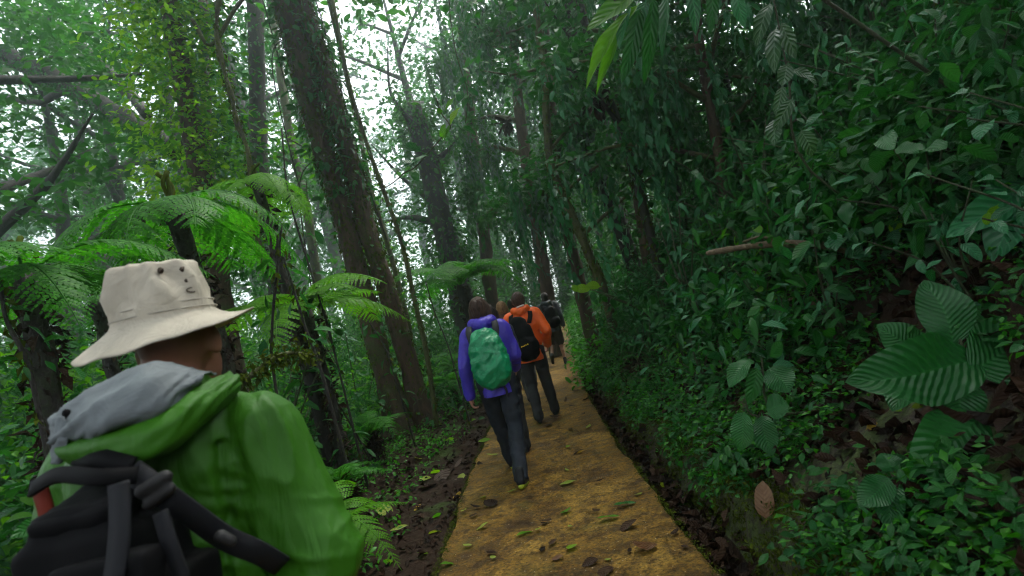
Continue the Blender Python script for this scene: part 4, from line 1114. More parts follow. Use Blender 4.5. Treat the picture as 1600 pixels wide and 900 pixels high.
mass('slope_undergrowth', 'glossy blue-green thicket leaves covering the slope', P0[i == 1], hh[i == 1], 24, .12, L_OVAL + L_LANCE, 'blue', .22)
mass('slope_undergrowth', 'drooping narrow thicket leaves covering the slope', P0[i == 2], hh[i == 2], 26, .13, L_LANCE, 'deep', .24, (-1.3, .1))
n = 900      # thicket high on the near slope
Y = 2.2 + 4.0 * rng.random(n); U = 2.2 + 3.4 * rng.random(n)
P0 = feet(U, Y); qx, qy, _d = proj(P0); P0 = P0[in_view(P0, 150) & (qy < 430)]
mass('slope_undergrowth', 'shaded thicket leaves on the upper near slope', P0, rng.uniform(.05, .45, len(P0)), 20, .11, L_OVAL + L_LANCE, 'deep', .18, (-1.1, .2))
n = 5600     # thicket at the left
Y = 1.8 + 22 * rng.random(n) ** 1.2; U = -2.35 - (1.0 + .85 * Y) * rng.random(n) ** 1.05
Xw = U + cx(Y)
P0 = feet(U, Y); k_ = in_view(P0, 260) & ~((U > -2.75) & (Y > 4)); P0 = P0[k_]; U_ = U[k_]
hh = rng.uniform(.03, 1.0, len(P0)) * np.clip(-U_ * .6 - .9, .2, 3.4)
i = np.arange(len(P0)) % 3
mass('left_undergrowth', 'dark leafy thicket among the tree ferns', P0[i == 0], hh[i == 0], 22, .12, L_OVAL, 'deep', .22)
mass('left_undergrowth', 'bright leafy thicket among the tree ferns', P0[i == 1], hh[i == 1], 18, .11, L_OVAL + L_SMALL, 'bright', .20)
mass('left_undergrowth', 'narrow drooping leaves among the tree ferns', P0[i == 2], hh[i == 2], 22, .12, L_LANCE, 'deep', .22, (-1.3, .1))
n = 700      # seedlings along the dirt verge
Y = 2.5 + 12 * rng.random(n) ** 1.2; U = -2.6 + 1.3 * rng.random(n) ** 1.9
P0 = feet(U, Y); P0 = P0[in_view(P0)]
mass('verge_herb_foliage', 'small green seedlings along the dirt verge', P0, rng.uniform(.02, .12, len(P0)), 7, .055, L_OVAL, 'herb', .05)
n = 2000      # far understorey, closing the view under the trees
Y = 16 + 30 * rng.random(n); U = rng.uniform(-1.15, .6, n) * Y
P0 = feet(U, Y); P0 = P0[np.abs(U) > 2.0]
mass('far_undergrowth', 'misty understorey beneath the far trees', P0, 5.0 * rng.random(len(P0)) ** 1.4, 44, .24, L_SMALL, 'far', .8)
# path end closes with leaves where it bends out of sight
n = 620
Y = rng.uniform(31, 40, n); U = rng.uniform(-5, 5, n)
mass('far_undergrowth', 'leafy thicket closing the view where the path bends away', feet(U, Y), 6.5 * rng.random(n) ** 1.2, 34, .22, L_SMALL, 'far', .6)

# ------------------------------------------------------------------ leaf litter
def litter(name, label, U, Y, size, shapes, mat, lift=.012, tilt=.25):
    P0 = feet(U, Y); 
    m = in_view(P0); P0 = P0[m]; n = len(P0)
    P0[:, 2] += lift + rng.random(n) * .02
    M = rotmats(n, rng.uniform(0, 6.28, n), rng.normal(0, tilt, n), rng.normal(0, tilt * 1.4, n))
    return tag(obj(name, mesh_np(name, *scatter(shapes, M, P0, size * rng.uniform(.5, 1.4, n))), G[mat]), label, kind='stuff')
L_DRY = [leaf_shape(.45, 4, 1, f, d, peak=.45, wob=.1, seed=i + 20) for i, (f, d) in enumerate(((.5, .3), (-.4, -.4), (.8, .6), (.1, .1)))]
n = 5200
litter('leaf_litter', 'dark wet dead leaves matted on the dirt verge', -0.9 - 3.2 * rng.random(n) ** 1.1, 1.2 + 15 * rng.random(n) ** 1.4, .068, L_DRY, 'dead')
n = 1500
litter('leaf_litter', 'dark dead leaves lying in the gutter', rng.uniform(.62, .86, n), .9 + 13 * rng.random(n) ** 1.5, .10, L_DRY, 'dead', .015, .4)
n = 5600
litter('leaf_litter', 'dead leaves on the bare soil of the slope', 1.0 + 3.0 * rng.random(n), 1.0 + 9 * rng.random(n) ** 1.3, .10, L_DRY, 'dead', .03, .45)

_fk = 0
def fallen(px, py, wpx, lpx, ang, mat, label, group=None, z=None, kind='oval', side='path', curl=1):
    """a single leaf lying at the pixel; size in photo pixels"""
    global _fk
    p = on_path(px, py, 0.0)
    for _ in range(6):
        u = p.x - float(cx(p.y))
        zz = float(pz(p.y)) if PL < u < PR else float(height(u, p.y))
        p = on_path(px, py, zz)
    s = p.y / FPX
    L = lpx * s * 1.25
    nat = {'oval': .44, 'lance': .25, 'round': .66}[kind]
    W = wpx * s / nat * 1.5
    flip = -1 if curl < 0 else 1
    tl = .10 if PL < u < PR else .3
    M = Matrix.Translation((p.x, p.y, p.z + .012 + L * .05)) @ Matrix.Rotation(ang, 4, 'Z') @ Matrix.Rotation(random.gauss(0, tl), 4, 'X') @ Matrix.Rotation(random.gauss(0, tl), 4, 'Y') @ Matrix.Diagonal((W, L, L * flip * .5, 1)) @ Matrix.Translation((0, -.5, 0))
    o = obj('fallen_leaf', leaf_mesh(kind, mat, _fk % 3), None, None, M); _fk += 1
    return tag(o, label, 'leaf', group)
A = math.pi / 2
fallen(950, 812, 9, 32, -A - .2, 'bright', 'long pale green leaf lying near the middle of the path')
fallen(884, 801, 12, 14, .3, 'bright', 'small folded bright green leaf standing on the path')
fallen(820, 835, 8, 28, -A + .4, 'bright', 'slim green leaf left of the path middle')
fallen(894, 858, 12, 20, -.6, 'lime', 'ragged lime green leaf in the near middle of the path')
fallen(981, 825, 14, 34, A + .1, 'dead', 'dark purple-brown leaf with a long stalk on the path')
fallen(1010, 859, 20, 36, A - .3, 'rust', 'curled glossy brown leaf near the gutter side of the path', curl=-1)
fallen(976, 791, 9, 32, -A, 'deep', 'dark green leaf with a dry tip by the gutter side')
fallen(923, 882, 14, 26, A, 'dead', 'dark green-black leaf near the bottom of the path')
fallen(946, 896, 18, 30, A + .2, 'dead', 'brown leaf cut by the bottom edge of the picture')
fallen(872, 875, 9, 18, A, 'rust', 'small rust brown leaf near the bottom of the path')
fallen(907, 708, 6, 12, A, 'yellow', 'small orange-yellow leaf in the middle of the path')
fallen(998, 774, 9, 10, .5, 'chart', 'small yellow-green leaf close to the gutter edge')
fallen(888, 757, 10, 22, A, 'chart', 'faded green leaf on the path right of the walking shoe')
fallen(888, 700, 5, 10, .2, 'lime', 'tiny green leaf on the path behind the orange-jacketed walker', curl=-1)
fallen(700, 883, 9, 24, -A + .3, 'bright', 'fresh green leaf at the near left corner of the path')
fallen(755, 825, 8, 20, A, 'chart', 'dull green leaf near the left edge of the path')
fallen(768, 790, 14, 24, .8, 'dead', 'dark leaf left of centre on the path', curl=-1)
fallen(713, 777, 12, 20, .6, 'yellow', 'yellow and red leaf at the left kerb of the path')
fallen(758, 690, 7, 18, A, 'lime', 'yellow-green leaf on the left path edge behind the woman')
fallen(742, 682, 7, 10, A, 'lime', 'lime leaf just off the path beside the purple jacket')
for k, (px, py, w, l, a, mt, col) in enumerate([(703, 688, 8, 14, A, 'lime', 'lime'), (665, 750, 12, 18, A, 'chart', 'yellow-green'), (680, 740, 10, 14, .3, 'lime', 'lime'), (720, 748, 11, 16, A, 'chart', 'yellow-green'), (602, 800, 16, 26, A, 'chart', 'olive'),
                                     (608, 812, 10, 12, .2, 'bright', 'fresh green'), (560, 822, 8, 12, A, 'yellow', 'yellow'), (625, 828, 7, 26, A, 'chart', 'slim yellow-green'), (683, 808, 9, 14, A, 'bright', 'bright green'), (680, 834, 8, 20, -A, 'chart', 'pale green'),
                                     (664, 868, 9, 20, A, 'lime', 'pale lime'), (608, 880, 9, 16, -A, 'lime', 'lime green'), (653, 795, 10, 14, A, 'yellow', 'yellow'), (554, 792, 8, 14, A, 'chart', 'pale'), (582, 840, 6, 10, 0, 'bright', 'small green'), (622, 770, 8, 12, A, 'yellow', 'amber'), (655, 718, 10, 12, A, 'chart', 'yellowish'), (738, 658, 8, 12, A, 'lime', 'lime')]):
    fallen(px, py, w, l, a, mt, f'{col} fallen leaf on the dark dirt verge left of the path', 'fallen leaves on the verge')
for px, py in ((690, 745), (668, 765), (712, 730), (640, 735), (700, 760)):
    fallen(px, py, 20, 28, random.uniform(0, 6), 'mauve', 'large grey-brown dry leaf crumpled on the verge left of the path', 'grey-brown dry leaves', curl=random.choice((-1, 1)))
for k, (px, py, w, l, mt) in enumerate([(1042, 777, 10, 24, 'lime'), (1062, 786, 18, 26, 'bright'), (1030, 745, 12, 14, 'bright'), (1120, 840, 14, 22, 'dead'), (1095, 830, 8, 14, 'bright'), (1040, 762, 12, 16, 'chart'), (1000, 715, 10, 14, 'chart'), (1075, 815, 20, 24, 'dead'), (1120, 870, 16, 24, 'chart')]):
    fallen(px, py, w, l, random.uniform(0, 6), mt, ('green' if mt != 'dead' else 'dark') + ' fallen leaf lying in the gutter beside the path', 'fallen leaves in the gutter')
for k in range(60):
    y = 2.3 + 8 * random.random() ** 1.5; u = random.uniform(PL + .05, PR - .05)
    X_, Y_, D_ = proj([(u + float(cx(y)), y, 0)])
    if not (660 < X_[0] < 1120 and Y_[0] < 895): continue
    fallen(X_[0], Y_[0], random.uniform(3, 8), random.uniform(8, 20), random.uniform(0, 6.28), random.choice(['dead', 'dead', 'dead', 'chart']), 'small dead leaf or scrap lying on the concrete path', 'small dead leaves on the path', kind=random.choice(['oval', 'lance']), curl=random.choice((1, -1)))
# tan dead leaf caught on the bank and yellow leaves on the slope
def caught(p0, p1, w, d, mat, label, kind='oval'):
    if d is None:                            # lies where the sight line meets the ground
        d = .8
        while d < 9:
            q = at(p0[0], p0[1], d)
            if q.z < height(q.x - float(cx(q.y)), q.y) + .05: break
            d += .02
        d -= .03
    a = at(p0[0], p0[1], d)
    th = obj('dead_leaf', leaf_mesh(kind, mat, 1), None, None)
    c = at(p1[0], p1[1], d); Yv = c - a; L = Yv.length; Yv.normalize(); n_ = Vector((-.55, -.75, .3)); Xv = Yv.cross(n_).normalized(); Zv = Xv.cross(Yv); W = w * d / FPX / .44
    th.matrix_basis = Matrix(((Xv.x * W, Yv.x * L, Zv.x * L, a.x), (Xv.y * W, Yv.y * L, Zv.y * L, a.y), (Xv.z * W, Yv.z * L, Zv.z * L, a.z), (0, 0, 0, 1)))
    return tag(th, label, 'leaf')
caught((1198, 816), (1188, 752), 30, None, 'tan', 'big tan dead leaf propped upright on the bank')
caught((1352, 672), (1374, 658), 11, None, 'yellow', 'small orange-yellow leaf on the slope soil left of the corrugated plant')
caught((1390, 640), (1408, 628), 20, None, 'lime', 'lime leaf on the slope soil under the corrugated plant')
caught((1422, 638), (1448, 628), 9, None, 'chart', 'slim yellow-green leaf under the corrugated plant')
caught((1545, 330), (1540, 352), 12, 2.4, 'lime', 'bright yellow-green leaf near the right edge among long pointed leaves')
caught((1402, 338), (1398, 370), 18, 3.4, 'lime', 'bright green leaf hanging alone above the fallen branch')
for p0, p1, w in (((925, 452), (895, 450), 14), ((940, 448), (915, 444), 13), ((905, 455), (892, 446), 10)):
    caught(p0, p1, w, 7.0, 'lime', 'bright lime leaf above the far end of the gutter')['group'] = 'lime leaves above the gutter'

# ------------------------------------------------------------------ people
def cap_shape(p0, p1, r0, r1, k=14, flat=1.0):
    """tapered capsule, closed"""
    p0 = np.array(p0, float); p1 = np.array(p1, float)
    L = np.linalg.norm(p1 - p0) + 1e-6; d = (p1 - p0) / L
    a = np.linspace(-math.pi / 2, 0, 5)[:-1]; c = np.linspace(0, math.pi / 2, 5)
    t = np.concatenate([r0 * np.sin(a), L + r1 * np.sin(c)])
    r = np.concatenate([r0 * np.cos(a), r1 * np.cos(c)])
    t = np.insert(t, 4, 0.0); r = np.insert(r, 4, r0)
    r = np.maximum(r, 1e-4)
    return tube(p0 + d * t[:, None], r, k, flat=flat)[:2]
def ell_shape(c, rad, rot=None, k=20):
    u = np.linspace(0, 2 * math.pi, k, endpoint=False); v = np.linspace(-math.pi / 2, math.pi / 2, k // 2 + 1)
    v[0] += .02; v[-1] -= .02
    V = np.array([[math.cos(b) * math.cos(a), math.cos(b) * math.sin(a), math.sin(b)] for b in v for a in u]) * np.array(rad)
    if rot is not None: V = V @ np.array(rot).T
    V = V + np.array(c)
    n = len(v); i = np.arange(n - 1)[:, None] * k; j = np.arange(k)[None, :]; j2 = (j + 1) % k
    F = np.stack([i + j, i + j2, i + k + j2, i + k + j], -1).reshape(-1, 4)
    q = [[s, (s + k - 1) % k, (s + k - 2) % k, (s + k - 3) % k] for s in []]
    c0 = len(V); V = np.vstack([V, V[:k].mean(0), V[-k:].mean(0)])
    cap = []
    for s in range(0, k, 2):
        cap.append([c0, (s + 2) % k, (s + 1) % k, s]); b = (n - 1) * k
        cap.append([c0 + 1, b + s, b + (s + 1) % k, b + (s + 2) % k])
    return V, np.vstack([F, cap])
def rz(a): return np.array(Matrix.Rotation(a, 3, 'Z'))
def rx(a): return np.array(Matrix.Rotation(a, 3, 'X'))
def ry(a): return np.array(Matrix.Rotation(a, 3, 'Y'))

WORK = bpy.data.scenes.new('work')       # empty scratch scene, removed again below
def box_shape(c, half, rot=None, n=6):
    g = np.linspace(-1, 1, n); V, F = [], []
    for ax in range(3):
        for sg in (-1, 1):
            o = len(V)
            for a in g:
                for b_ in g:
                    p = [0, 0, 0]; p[ax] = sg; p[(ax + 1) % 3] = a * sg; p[(ax + 2) % 3] = b_; V.append(p)
            for i in range(n - 1):
                for j in range(n - 1):
                    F.append([o + i * n + j, o + (i + 1) * n + j, o + (i + 1) * n + j + 1, o + i * n + j + 1])
    V = np.array(V, float) * np.array(half)
    if rot is not None: V = V @ np.array(rot).T
    return V + np.array(c), np.array(F)

def blob(name, shapes, mat, parent, voxel=.012, smooth=6, disp=None, cut=None):
    """one continuous skin over overlapping volumes"""
    Vs, Fs, n = [], [], 0
    for V, F in shapes:
        Vs.append(V); Fs.append(np.asarray(F) + n); n += len(V)
    me = mesh_np(name + '_volume', np.concatenate(Vs), np.concatenate(Fs))
    o = bpy.data.objects.new('tmp', me); WORK.collection.objects.link(o)
    md = o.modifiers.new('r', 'REMESH'); md.mode = 'VOXEL'; md.voxel_size = voxel; md.adaptivity = 0; md.use_smooth_shade = True
    if smooth:
        ms = o.modifiers.new('s', 'SMOOTH'); ms.factor = .5; ms.iterations = smooth
    WORK.view_layers[0].update(); dg = WORK.view_layers[0].depsgraph
    out = bpy.data.meshes.new_from_object(o.evaluated_get(dg))
    bpy.data.objects.remove(o); bpy.data.meshes.remove(me)
    out.name = name
    if disp is not None:
        m = len(out.vertices)
        co = np.empty(m * 3, np.float32); out.vertices.foreach_get('co', co); co = co.reshape(-1, 3)
        nr = np.empty(m * 3, np.float32); out.vertex_normals.foreach_get('vector', nr); nr = nr.reshape(-1, 3)
        co = co + nr * disp(co)[:, None]
        out.vertices.foreach_set('co', co.astype(np.float32).ravel()); out.update()
    if cut is not None:                     # straight hem
        bm = bmesh.new(); bm.from_mesh(out)
        bmesh.ops.bisect_plane(bm, geom=bm.verts[:] + bm.edges[:] + bm.faces[:], plane_co=(0, 0, cut), plane_no=(0, 0, -1), clear_outer=True)
        bm.to_mesh(out); bm.free()
    out.polygons.foreach_set('use_smooth', np.ones(len(out.polygons), bool))
    out.materials.clear(); out.materials.append(mat)
    return obj(name, out, None, parent)

def folds(amp, s=9.0, stretch=(1, 1, .35), seed=0.0, fine=.35):
    """crumpled cloth: soft ridges, stretched along one axis"""
    st = np.array(stretch)
    def f(co):
        P = co * st
        a = np.array([1 - 2.2 * abs(noise.noise(Vector((float(p[0]) * s + seed, float(p[1]) * s, float(p[2]) * s + seed)))) for p in P])
        b_ = np.array([noise.noise(Vector((float(p[0]) * s * 2.6 - seed, float(p[1]) * s * 2.6, float(p[2]) * s * 2.6))) for p in P])
        c_ = np.array([noise.noise(Vector((float(p[0]) * s * .45 + 3, float(p[1]) * s * .45, float(p[2]) * s * .45))) for p in P])
        return amp * (a * .6 + fine * b_ + .5 * c_)
    return f

def crease(p, across, along, f, sharp=3.0, seed=0.0):
    a = p[0] * across[0] + p[1] * across[1] + p[2] * across[2]; b_ = p[0] * along[0] + p[1] * along[1] + p[2] * along[2]
    n_ = noise.noise(Vector((a * f + seed, b_ * f * .28, seed * 1.7)))
    return max(0.0, 1 - abs(n_) * 1.7) ** sharp

SKIN = plain_mat('skin', (.42, .22, .15), .5, .35, 0, .12, 30)
SKIN_S = plain_mat('shade_toned_skin', (.27, .12, .075), .5, .3, 0, .15, 30)  # skin darkened to stand in for the shadow under the hat
EYE = plain_mat('eye', (.6, .6, .6), .2)
def hair_mat(name, col):
    m, nt, nd, lk = new_mat(name)
    tc = N(nd, 'ShaderNodeTexCoord'); mp = N(nd, 'ShaderNodeMapping'); mp.inputs['Scale'].default_value = (1, 1, .05); lk.new(tc.outputs['Object'], mp.inputs[0])
    n1 = noise_tex(nd, lk, 160, 4, .6, mp.outputs[0], .4)
    bs = N(nd, 'ShaderNodeBsdfPrincipled'); lk.new(ramp(nd, lk, n1.outputs[0], [(.3, tuple(c * .3 for c in col)), (.7, tuple(c * 1.5 for c in col))]), bs.inputs['Base Color'])
    bs.inputs['Roughness'].default_value = .55; bs.inputs['Specular IOR Level'].default_value = .25
    bp = N(nd, 'ShaderNodeBump'); bp.inputs['Strength'].default_value = .9; bp.inputs['Distance'].default_value = .01; lk.new(n1.outputs[0], bp.inputs['Height']); lk.new(bp.outputs[0], bs.inputs['Normal'])
    out = N(nd, 'ShaderNodeOutputMaterial'); lk.new(bs.outputs[0], out.inputs[0])
    return m
H_BROWN = hair_mat('brown_hair', (.06, .034, .022))
H_DARK = hair_mat('dark_hair', (.022, .013, .010))
H_FAIR = hair_mat('fair_hair', (.24, .13, .06))
BLACK = cloth_mat('black_nylon', (.004, .0042, .005), .7, .10, 700, .3, .3)
BLACK2 = cloth_mat('charcoal_nylon', (.011, .012, .015), .6, .2, 700, .3, .3)
SOLE = plain_mat('lime_sole', (.35, .45, .03), .5)
RUBBER = plain_mat('black_rubber', (.015, .015, .015), .6)

def hand_shapes(wr, d, side, palm_n, s=1.0, curl=.6):
    """palm and five fingers; d: direction of the hand, palm_n: palm facing, side: +1 thumb towards its lateral axis"""
    d = np.array(d, float); d /= np.linalg.norm(d); nrm = np.array(palm_n, float); nrm -= d * nrm.dot(d); nrm /= np.linalg.norm(nrm)
    lat = np.cross(d, nrm) * side
    wr = np.array(wr, float); out = []
    pc = wr + d * .045 * s
    rot = np.stack([lat, d, nrm], -1)
    out.append(ell_shape(pc, (.038 * s, .050 * s, .016 * s), rot))
    out.append(cap_shape(wr - d * .02, wr + d * .03 * s, .024 * s, .026 * s))
    for k, (o, L) in enumerate(((.028, .070), (.010, .078), (-.009, .073), (-.027, .058))):
        p = wr + d * .085 * s + lat * o * s
        a = curl * (.8 + .12 * k)
        for j, f in enumerate((.45, .32, .23)):
            dd = d * math.cos(a) + nrm * math.sin(a)
            q = p + dd * L * f * s
            out.append(cap_shape(p, q, (.0095 - .001 * j) * s, (.009 - .001 * j) * s, 10))
            p = q; a += curl * .9
    p = wr + d * .03 * s + lat * .032 * s; a = .7
    for j, L in enumerate((.035, .03)):
        dd = d * math.cos(a) + lat * math.sin(a) * .8 + nrm * (.35 + .2 * j); dd /= np.linalg.norm(dd)
        q = p + dd * L * s
        out.append(cap_shape(p, q, .011 * s, .0095 * s, 10)); p = q; a -= .5
    return out

def person(label, x, y, h, heading=0.0, jacket=None, trousers=None, legs=None, arms=None, hair='short', hairm=None, shoe=None, sole=None, lean=0.05, voxel=.013, shorts=False, skin=None, bulk=1.0, head_yaw=0.0, z=None, hands=(True, True), hood=None, jfold=None):
    """a walking figure; local x right, y ahead, z up, metres"""
    z = float(pz(y)) if z is None else z
    th = thing('person', label, 'person', Matrix.Translation((x, y, z)) @ Matrix.Rotation(heading, 4, 'Z'), 'hikers on the path')
    k = h / 1.7; skin = skin or SKIN
    hipz, shz = .90 * k, 1.39 * k
    ly = lambda zz: lean * (zz - hipz) * 1.4
    hw, sw = .092 * k, .175 * k * (1 if bulk >= 1 else .94)
    hd = np.array([0, ly(1.58 * k) + .02, 1.575 * k])
    R_h = rz(head_yaw)
    hs = [ell_shape(hd + R_h @ [0, -.012, .018], np.array((.074, .094, .098)) * k, R_h), ell_shape(hd + R_h @ [0, .03, -.045], np.array((.056, .066, .072)) * k, R_h),
          cap_shape(hd + R_h @ [0, .088, .0], hd + R_h @ [0, .108, -.028], .010, .016), ell_shape(hd + R_h @ [0, .075, -.058], (.026, .016, .011), R_h),
          ell_shape(hd + R_h @ [.077 * k, -.005, -.005], (.010, .022, .032), R_h), ell_shape(hd + R_h @ [-.077 * k, -.005, -.005], (.010, .022, .032), R_h),
          cap_shape((0, ly(1.36 * k), 1.36 * k), hd + [0, -.012, -.06], .062 * k, .052 * k)]
    tor = [ell_shape((0, ly(1.22 * k), 1.22 * k), (.155 * k, .105 * k, .21 * k)), ell_shape((0, ly(1.02 * k), 1.02 * k), (.135 * k, .095 * k, .17 * k)), ell_shape((0, 0, .90 * k), (.150 * k, .105 * k, .12 * k)),
           cap_shape((-sw * .9, ly(shz), shz - .02), (sw * .9, ly(shz), shz - .02), .060 * k, .060 * k)]
    limbs, hand, jk, tr = [], [], [], []
    for sd, i in ((-1, 0), (1, 1)):
        (kx, ky, kz), (ax, ay, az), toe = legs[i]
        hp = (sd * hw, 0, hipz); kn = (kx * k, ky * k, kz * k); an = (ax * k, ay * k, az * k)
        limbs += [cap_shape(hp, kn, .078 * k, .052 * k), cap_shape(kn, an, .050 * k, .034 * k), cap_shape(np.array(kn) * .6 + np.array(an) * .4 + [0, -.02, 0], np.array(kn) * .45 + np.array(an) * .55, .046 * k, .036 * k)]
        fd = np.array([sd * .12, math.cos(toe), math.sin(toe)]); fd /= np.linalg.norm(fd)
        up = np.array([0, -math.sin(toe), math.cos(toe)])
        heel = np.array(an) - up * .045 * k - fd * .045 * k; tp = heel + fd * .20 * k - up * .01
        limbs += [cap_shape(heel, tp, .03, .028, flat=.9), cap_shape(an, heel, .034 * k, .03)]
        if shoe:
            so = blob('shoe', [cap_shape(heel, heel + fd * .09, .040, .042), cap_shape(heel + fd * .06, tp, .042, .036), cap_shape(heel + up * .0, np.array(an) + up * .035, .038, .045)], shoe, th, .009, 4)
            hx = np.concatenate([heel[None], tp[None]])
            bl = blob('sole', [cap_shape(heel - up * .032 - fd * .008, heel - up * .032 + fd * .1, .030, .03, flat=1), cap_shape(heel - up * .033 + fd * .1, tp - up * .028, .03, .028)], sole or RUBBER, so, .009, 3)
        if trousers:
            if shorts:
                tr += [cap_shape(hp, np.array(hp) * .12 + np.array(kn) * .88, .105 * k, .095 * k)]
            else:
                e = np.array(an) * .98 + np.array(kn) * .02 + [0, 0, -.02]
                tr += [cap_shape(hp, kn, .098 * k, .074 * k), cap_shape(kn, e, .073 * k, .062 * k)]
        (ex, ey, ez), (wx, wy, wz), pn = arms[i]
        sh = np.array((sd * sw, ly(shz), shz - .02)); el = np.array((ex, ey, ez)) * k; wr = np.array((wx, wy, wz)) * k
        limbs += [cap_shape(sh, el, .050 * k, .038 * k), cap_shape(el, wr, .038 * k, .026 * k)]
        if hands[i]: limbs += hand_shapes(wr, wr - el, sd * (1 if pn[0] * sd < 0 else 1), pn, k * .98, .75)
        jk += [cap_shape(sh, el, .078 * k * bulk, .064 * k * bulk), cap_shape(el, el * .06 + wr * .94, .062 * k * bulk, .050 * k * bulk)]
    body = blob('body', hs + tor + limbs, skin, th, voxel if voxel < .01 else .010, 3)
    for sd in (-1, 1):
        ev, ef = ell_shape(hd + R_h @ [sd * .030 * k, .080 * k, .012], (.011, .011, .011), k=10)
        obj('eye', mesh_np('eye', ev, ef), EYE, th)
    if trousers:
        tr += [ell_shape((0, -.005, .93 * k), (.168 * k, .128 * k, .13 * k)), ell_shape((0, -.03, .88 * k), (.150 * k, .115 * k, .11 * k))]
        blob('trousers' if not shorts else 'shorts', tr, trousers, th, voxel, 5, folds(.012, 8.0, (1, 1, 1.2), 3.0 + x))
    if jacket:
        jk += [ell_shape((0, ly(1.24 * k) - .005, 1.23 * k), (.195 * k * bulk, .140 * k * bulk, .22 * k)), ell_shape((0, ly(1.05 * k), 1.05 * k), (.180 * k * bulk, .135 * k * bulk, .21 * k)),
               cap_shape((0, 0, .98 * k), (0, 0, .76 * k), .170 * k * bulk, .180 * k * bulk, 20, .8), cap_shape((-sw * .85, ly(shz), shz - .015), (sw * .85, ly(shz), shz - .015), .083 * k * bulk, .083 * k * bulk),
               cap_shape((0, ly(1.40 * k), 1.38 * k), (0, ly(1.44 * k), 1.455 * k), .098 * k, .078 * k)]
        blob('jacket', jk, jacket, th, voxel, 5, folds(.014 if jfold is None else jfold, 9.0, (1, 1, .8), 5.0 + x), .775 * k)
    if hood:
        blob('hood', [cap_shape((-.085, ly(1.45 * k) - .05, 1.46 * k), (.0, ly(1.45 * k) - .105, 1.435 * k), .050, .055), cap_shape((.0, ly(1.45 * k) - .105, 1.435 * k), (.085, ly(1.45 * k) - .05, 1.46 * k), .055, .05),
                      cap_shape((-.09, ly(1.45 * k) - .05, 1.46 * k), (-.075, ly(1.45 * k) + .05, 1.455 * k), .045, .03), cap_shape((.09, ly(1.45 * k) - .05, 1.46 * k), (.075, ly(1.45 * k) + .05, 1.455 * k), .045, .03)], hood, th, .010, 3, folds(.012, 14.0, (1, 1, 1), 2.0))
    if hair:
        hh = [ell_shape(hd + R_h @ [0, -.022, .030], np.array((.085, .098, .100)) * k, R_h), ell_shape(hd + R_h @ [0, -.055, -.02], np.array((.074, .055, .07)) * k, R_h)]
        if hair == 'long':
            for q in np.linspace(-1, 1, 5):
                hh.append(cap_shape(hd + R_h @ [q * .062, -.055 + .05 * abs(q), .02], hd + R_h @ [q * .095, -.075 + .05 * abs(q), -.22 + .03 * abs(q)], .036, .022))
        elif hair == 'bob':
            for q in np.linspace(-1, 1, 5):
                hh.append(cap_shape(hd + R_h @ [q * .062, -.05 + .05 * abs(q), .02], hd + R_h @ [q * .08, -.055 + .05 * abs(q), -.10], .036, .024))
        blob('hair', hh, hairm, th, .008, 4, folds(.010, 26.0, (1, 1, .12), 1.0))
    return th, k, ly

WALK_L = (((-.085, .24, .50), (-.075, .40, .085), 0.05), ((.085, -.02, .47), (.075, -.40, .15), -.45))
HANG = (((-.235, -.02, 1.12), (-.25, .05, .87), (1, 0, 0)), ((.235, -.02, 1.12), (.25, .05, .87), (-1, 0, 0)))

def ribbon(P, w, th, nrm):
    """flat webbing: P (n,3); nrm: function giving the outward direction"""
    P = np.asarray(P, float); n = len(P)
    T = np.gradient(P, axis=0); T /= np.linalg.norm(T, axis=1)[:, None]
    Nn = np.array([nrm(p) for p in P]); Nn -= T * (Nn * T).sum(1)[:, None]; Nn /= np.linalg.norm(Nn, axis=1)[:, None] + 1e-9
    S = np.cross(T, Nn)
    w = np.broadcast_to(np.asarray(w, float), (n,))[:, None]
    ring = [P - S * w - Nn * th, P - S * w * .92 + Nn * th, P + S * w * .92 + Nn * th, P + S * w - Nn * th]
    V = np.stack(ring, 1).reshape(-1, 3)
    F = [[i * 4 + j, i * 4 + (j + 1) % 4, (i + 1) * 4 + (j + 1) % 4, (i + 1) * 4 + j] for i in range(n - 1) for j in range(4)] + [[3, 2, 1, 0], [(n - 1) * 4 + j for j in range(4)]]
    return V, np.array(F)

def pack(name, label, th_xyz, heading, shapes, mat, disp, straps, strapm, group='backpacks', voxel=.011, smooth=5, bodyname='pack_body'):
    t = thing(name, label, 'backpack', Matrix.Translation(th_xyz) @ Matrix.Rotation(heading, 4, 'Z'), group)
    blob(bodyname, shapes, mat, t, voxel, smooth, disp)
    for s in straps:
        P = smooth_path(s[0], 20)
        obj('strap', mesh_np('strap', *ribbon(P, s[1], .006, lambda p: np.array([p[0] * .4, p[1] + .02, p[2] - 1.18])), smooth=False), strapm, t)
    return t

# -- woman in the purple jacket with a green rain cover on her pack
PURPLE = cloth_mat('purple_shell', (.062, .040, .46), .45, .4, 600, .2, .4, 14.0)
NAVY = cloth_mat('slate_trousers', (.020, .026, .036), .7, .25, 500, .3, .3, 12.0)
wx, wy = -.345, 5.30
w_legs = (((-.10, .24, .47), (-.085, .40, .085), 0.0), ((.075, -.03, .47), (.055, -.40, .10), -.12))
w_arms = (((-.255, -.03, 1.08), (-.275, .02, .80), (1, .2, 0)), ((.225, .03, 1.10), (.19, .20, .96), (-1, 0, 0)))
th, k, ly = person('woman with long brown hair in a purple jacket and dark trousers walking away', wx, wy, 1.66, -.05, PURPLE, NAVY, w_legs, w_arms, 'long', H_BROWN, BLACK2, SOLE, .04, .0115, hood=PURPLE, bulk=.98)
COVER = cloth_mat('green_rain_cover', (.006, .25, .095), .32, .5, 500, .25, .55, 13.0)
GREYW = cloth_mat('dark_webbing', (.03, .032, .035), .7, .2, 800, .2, .3)
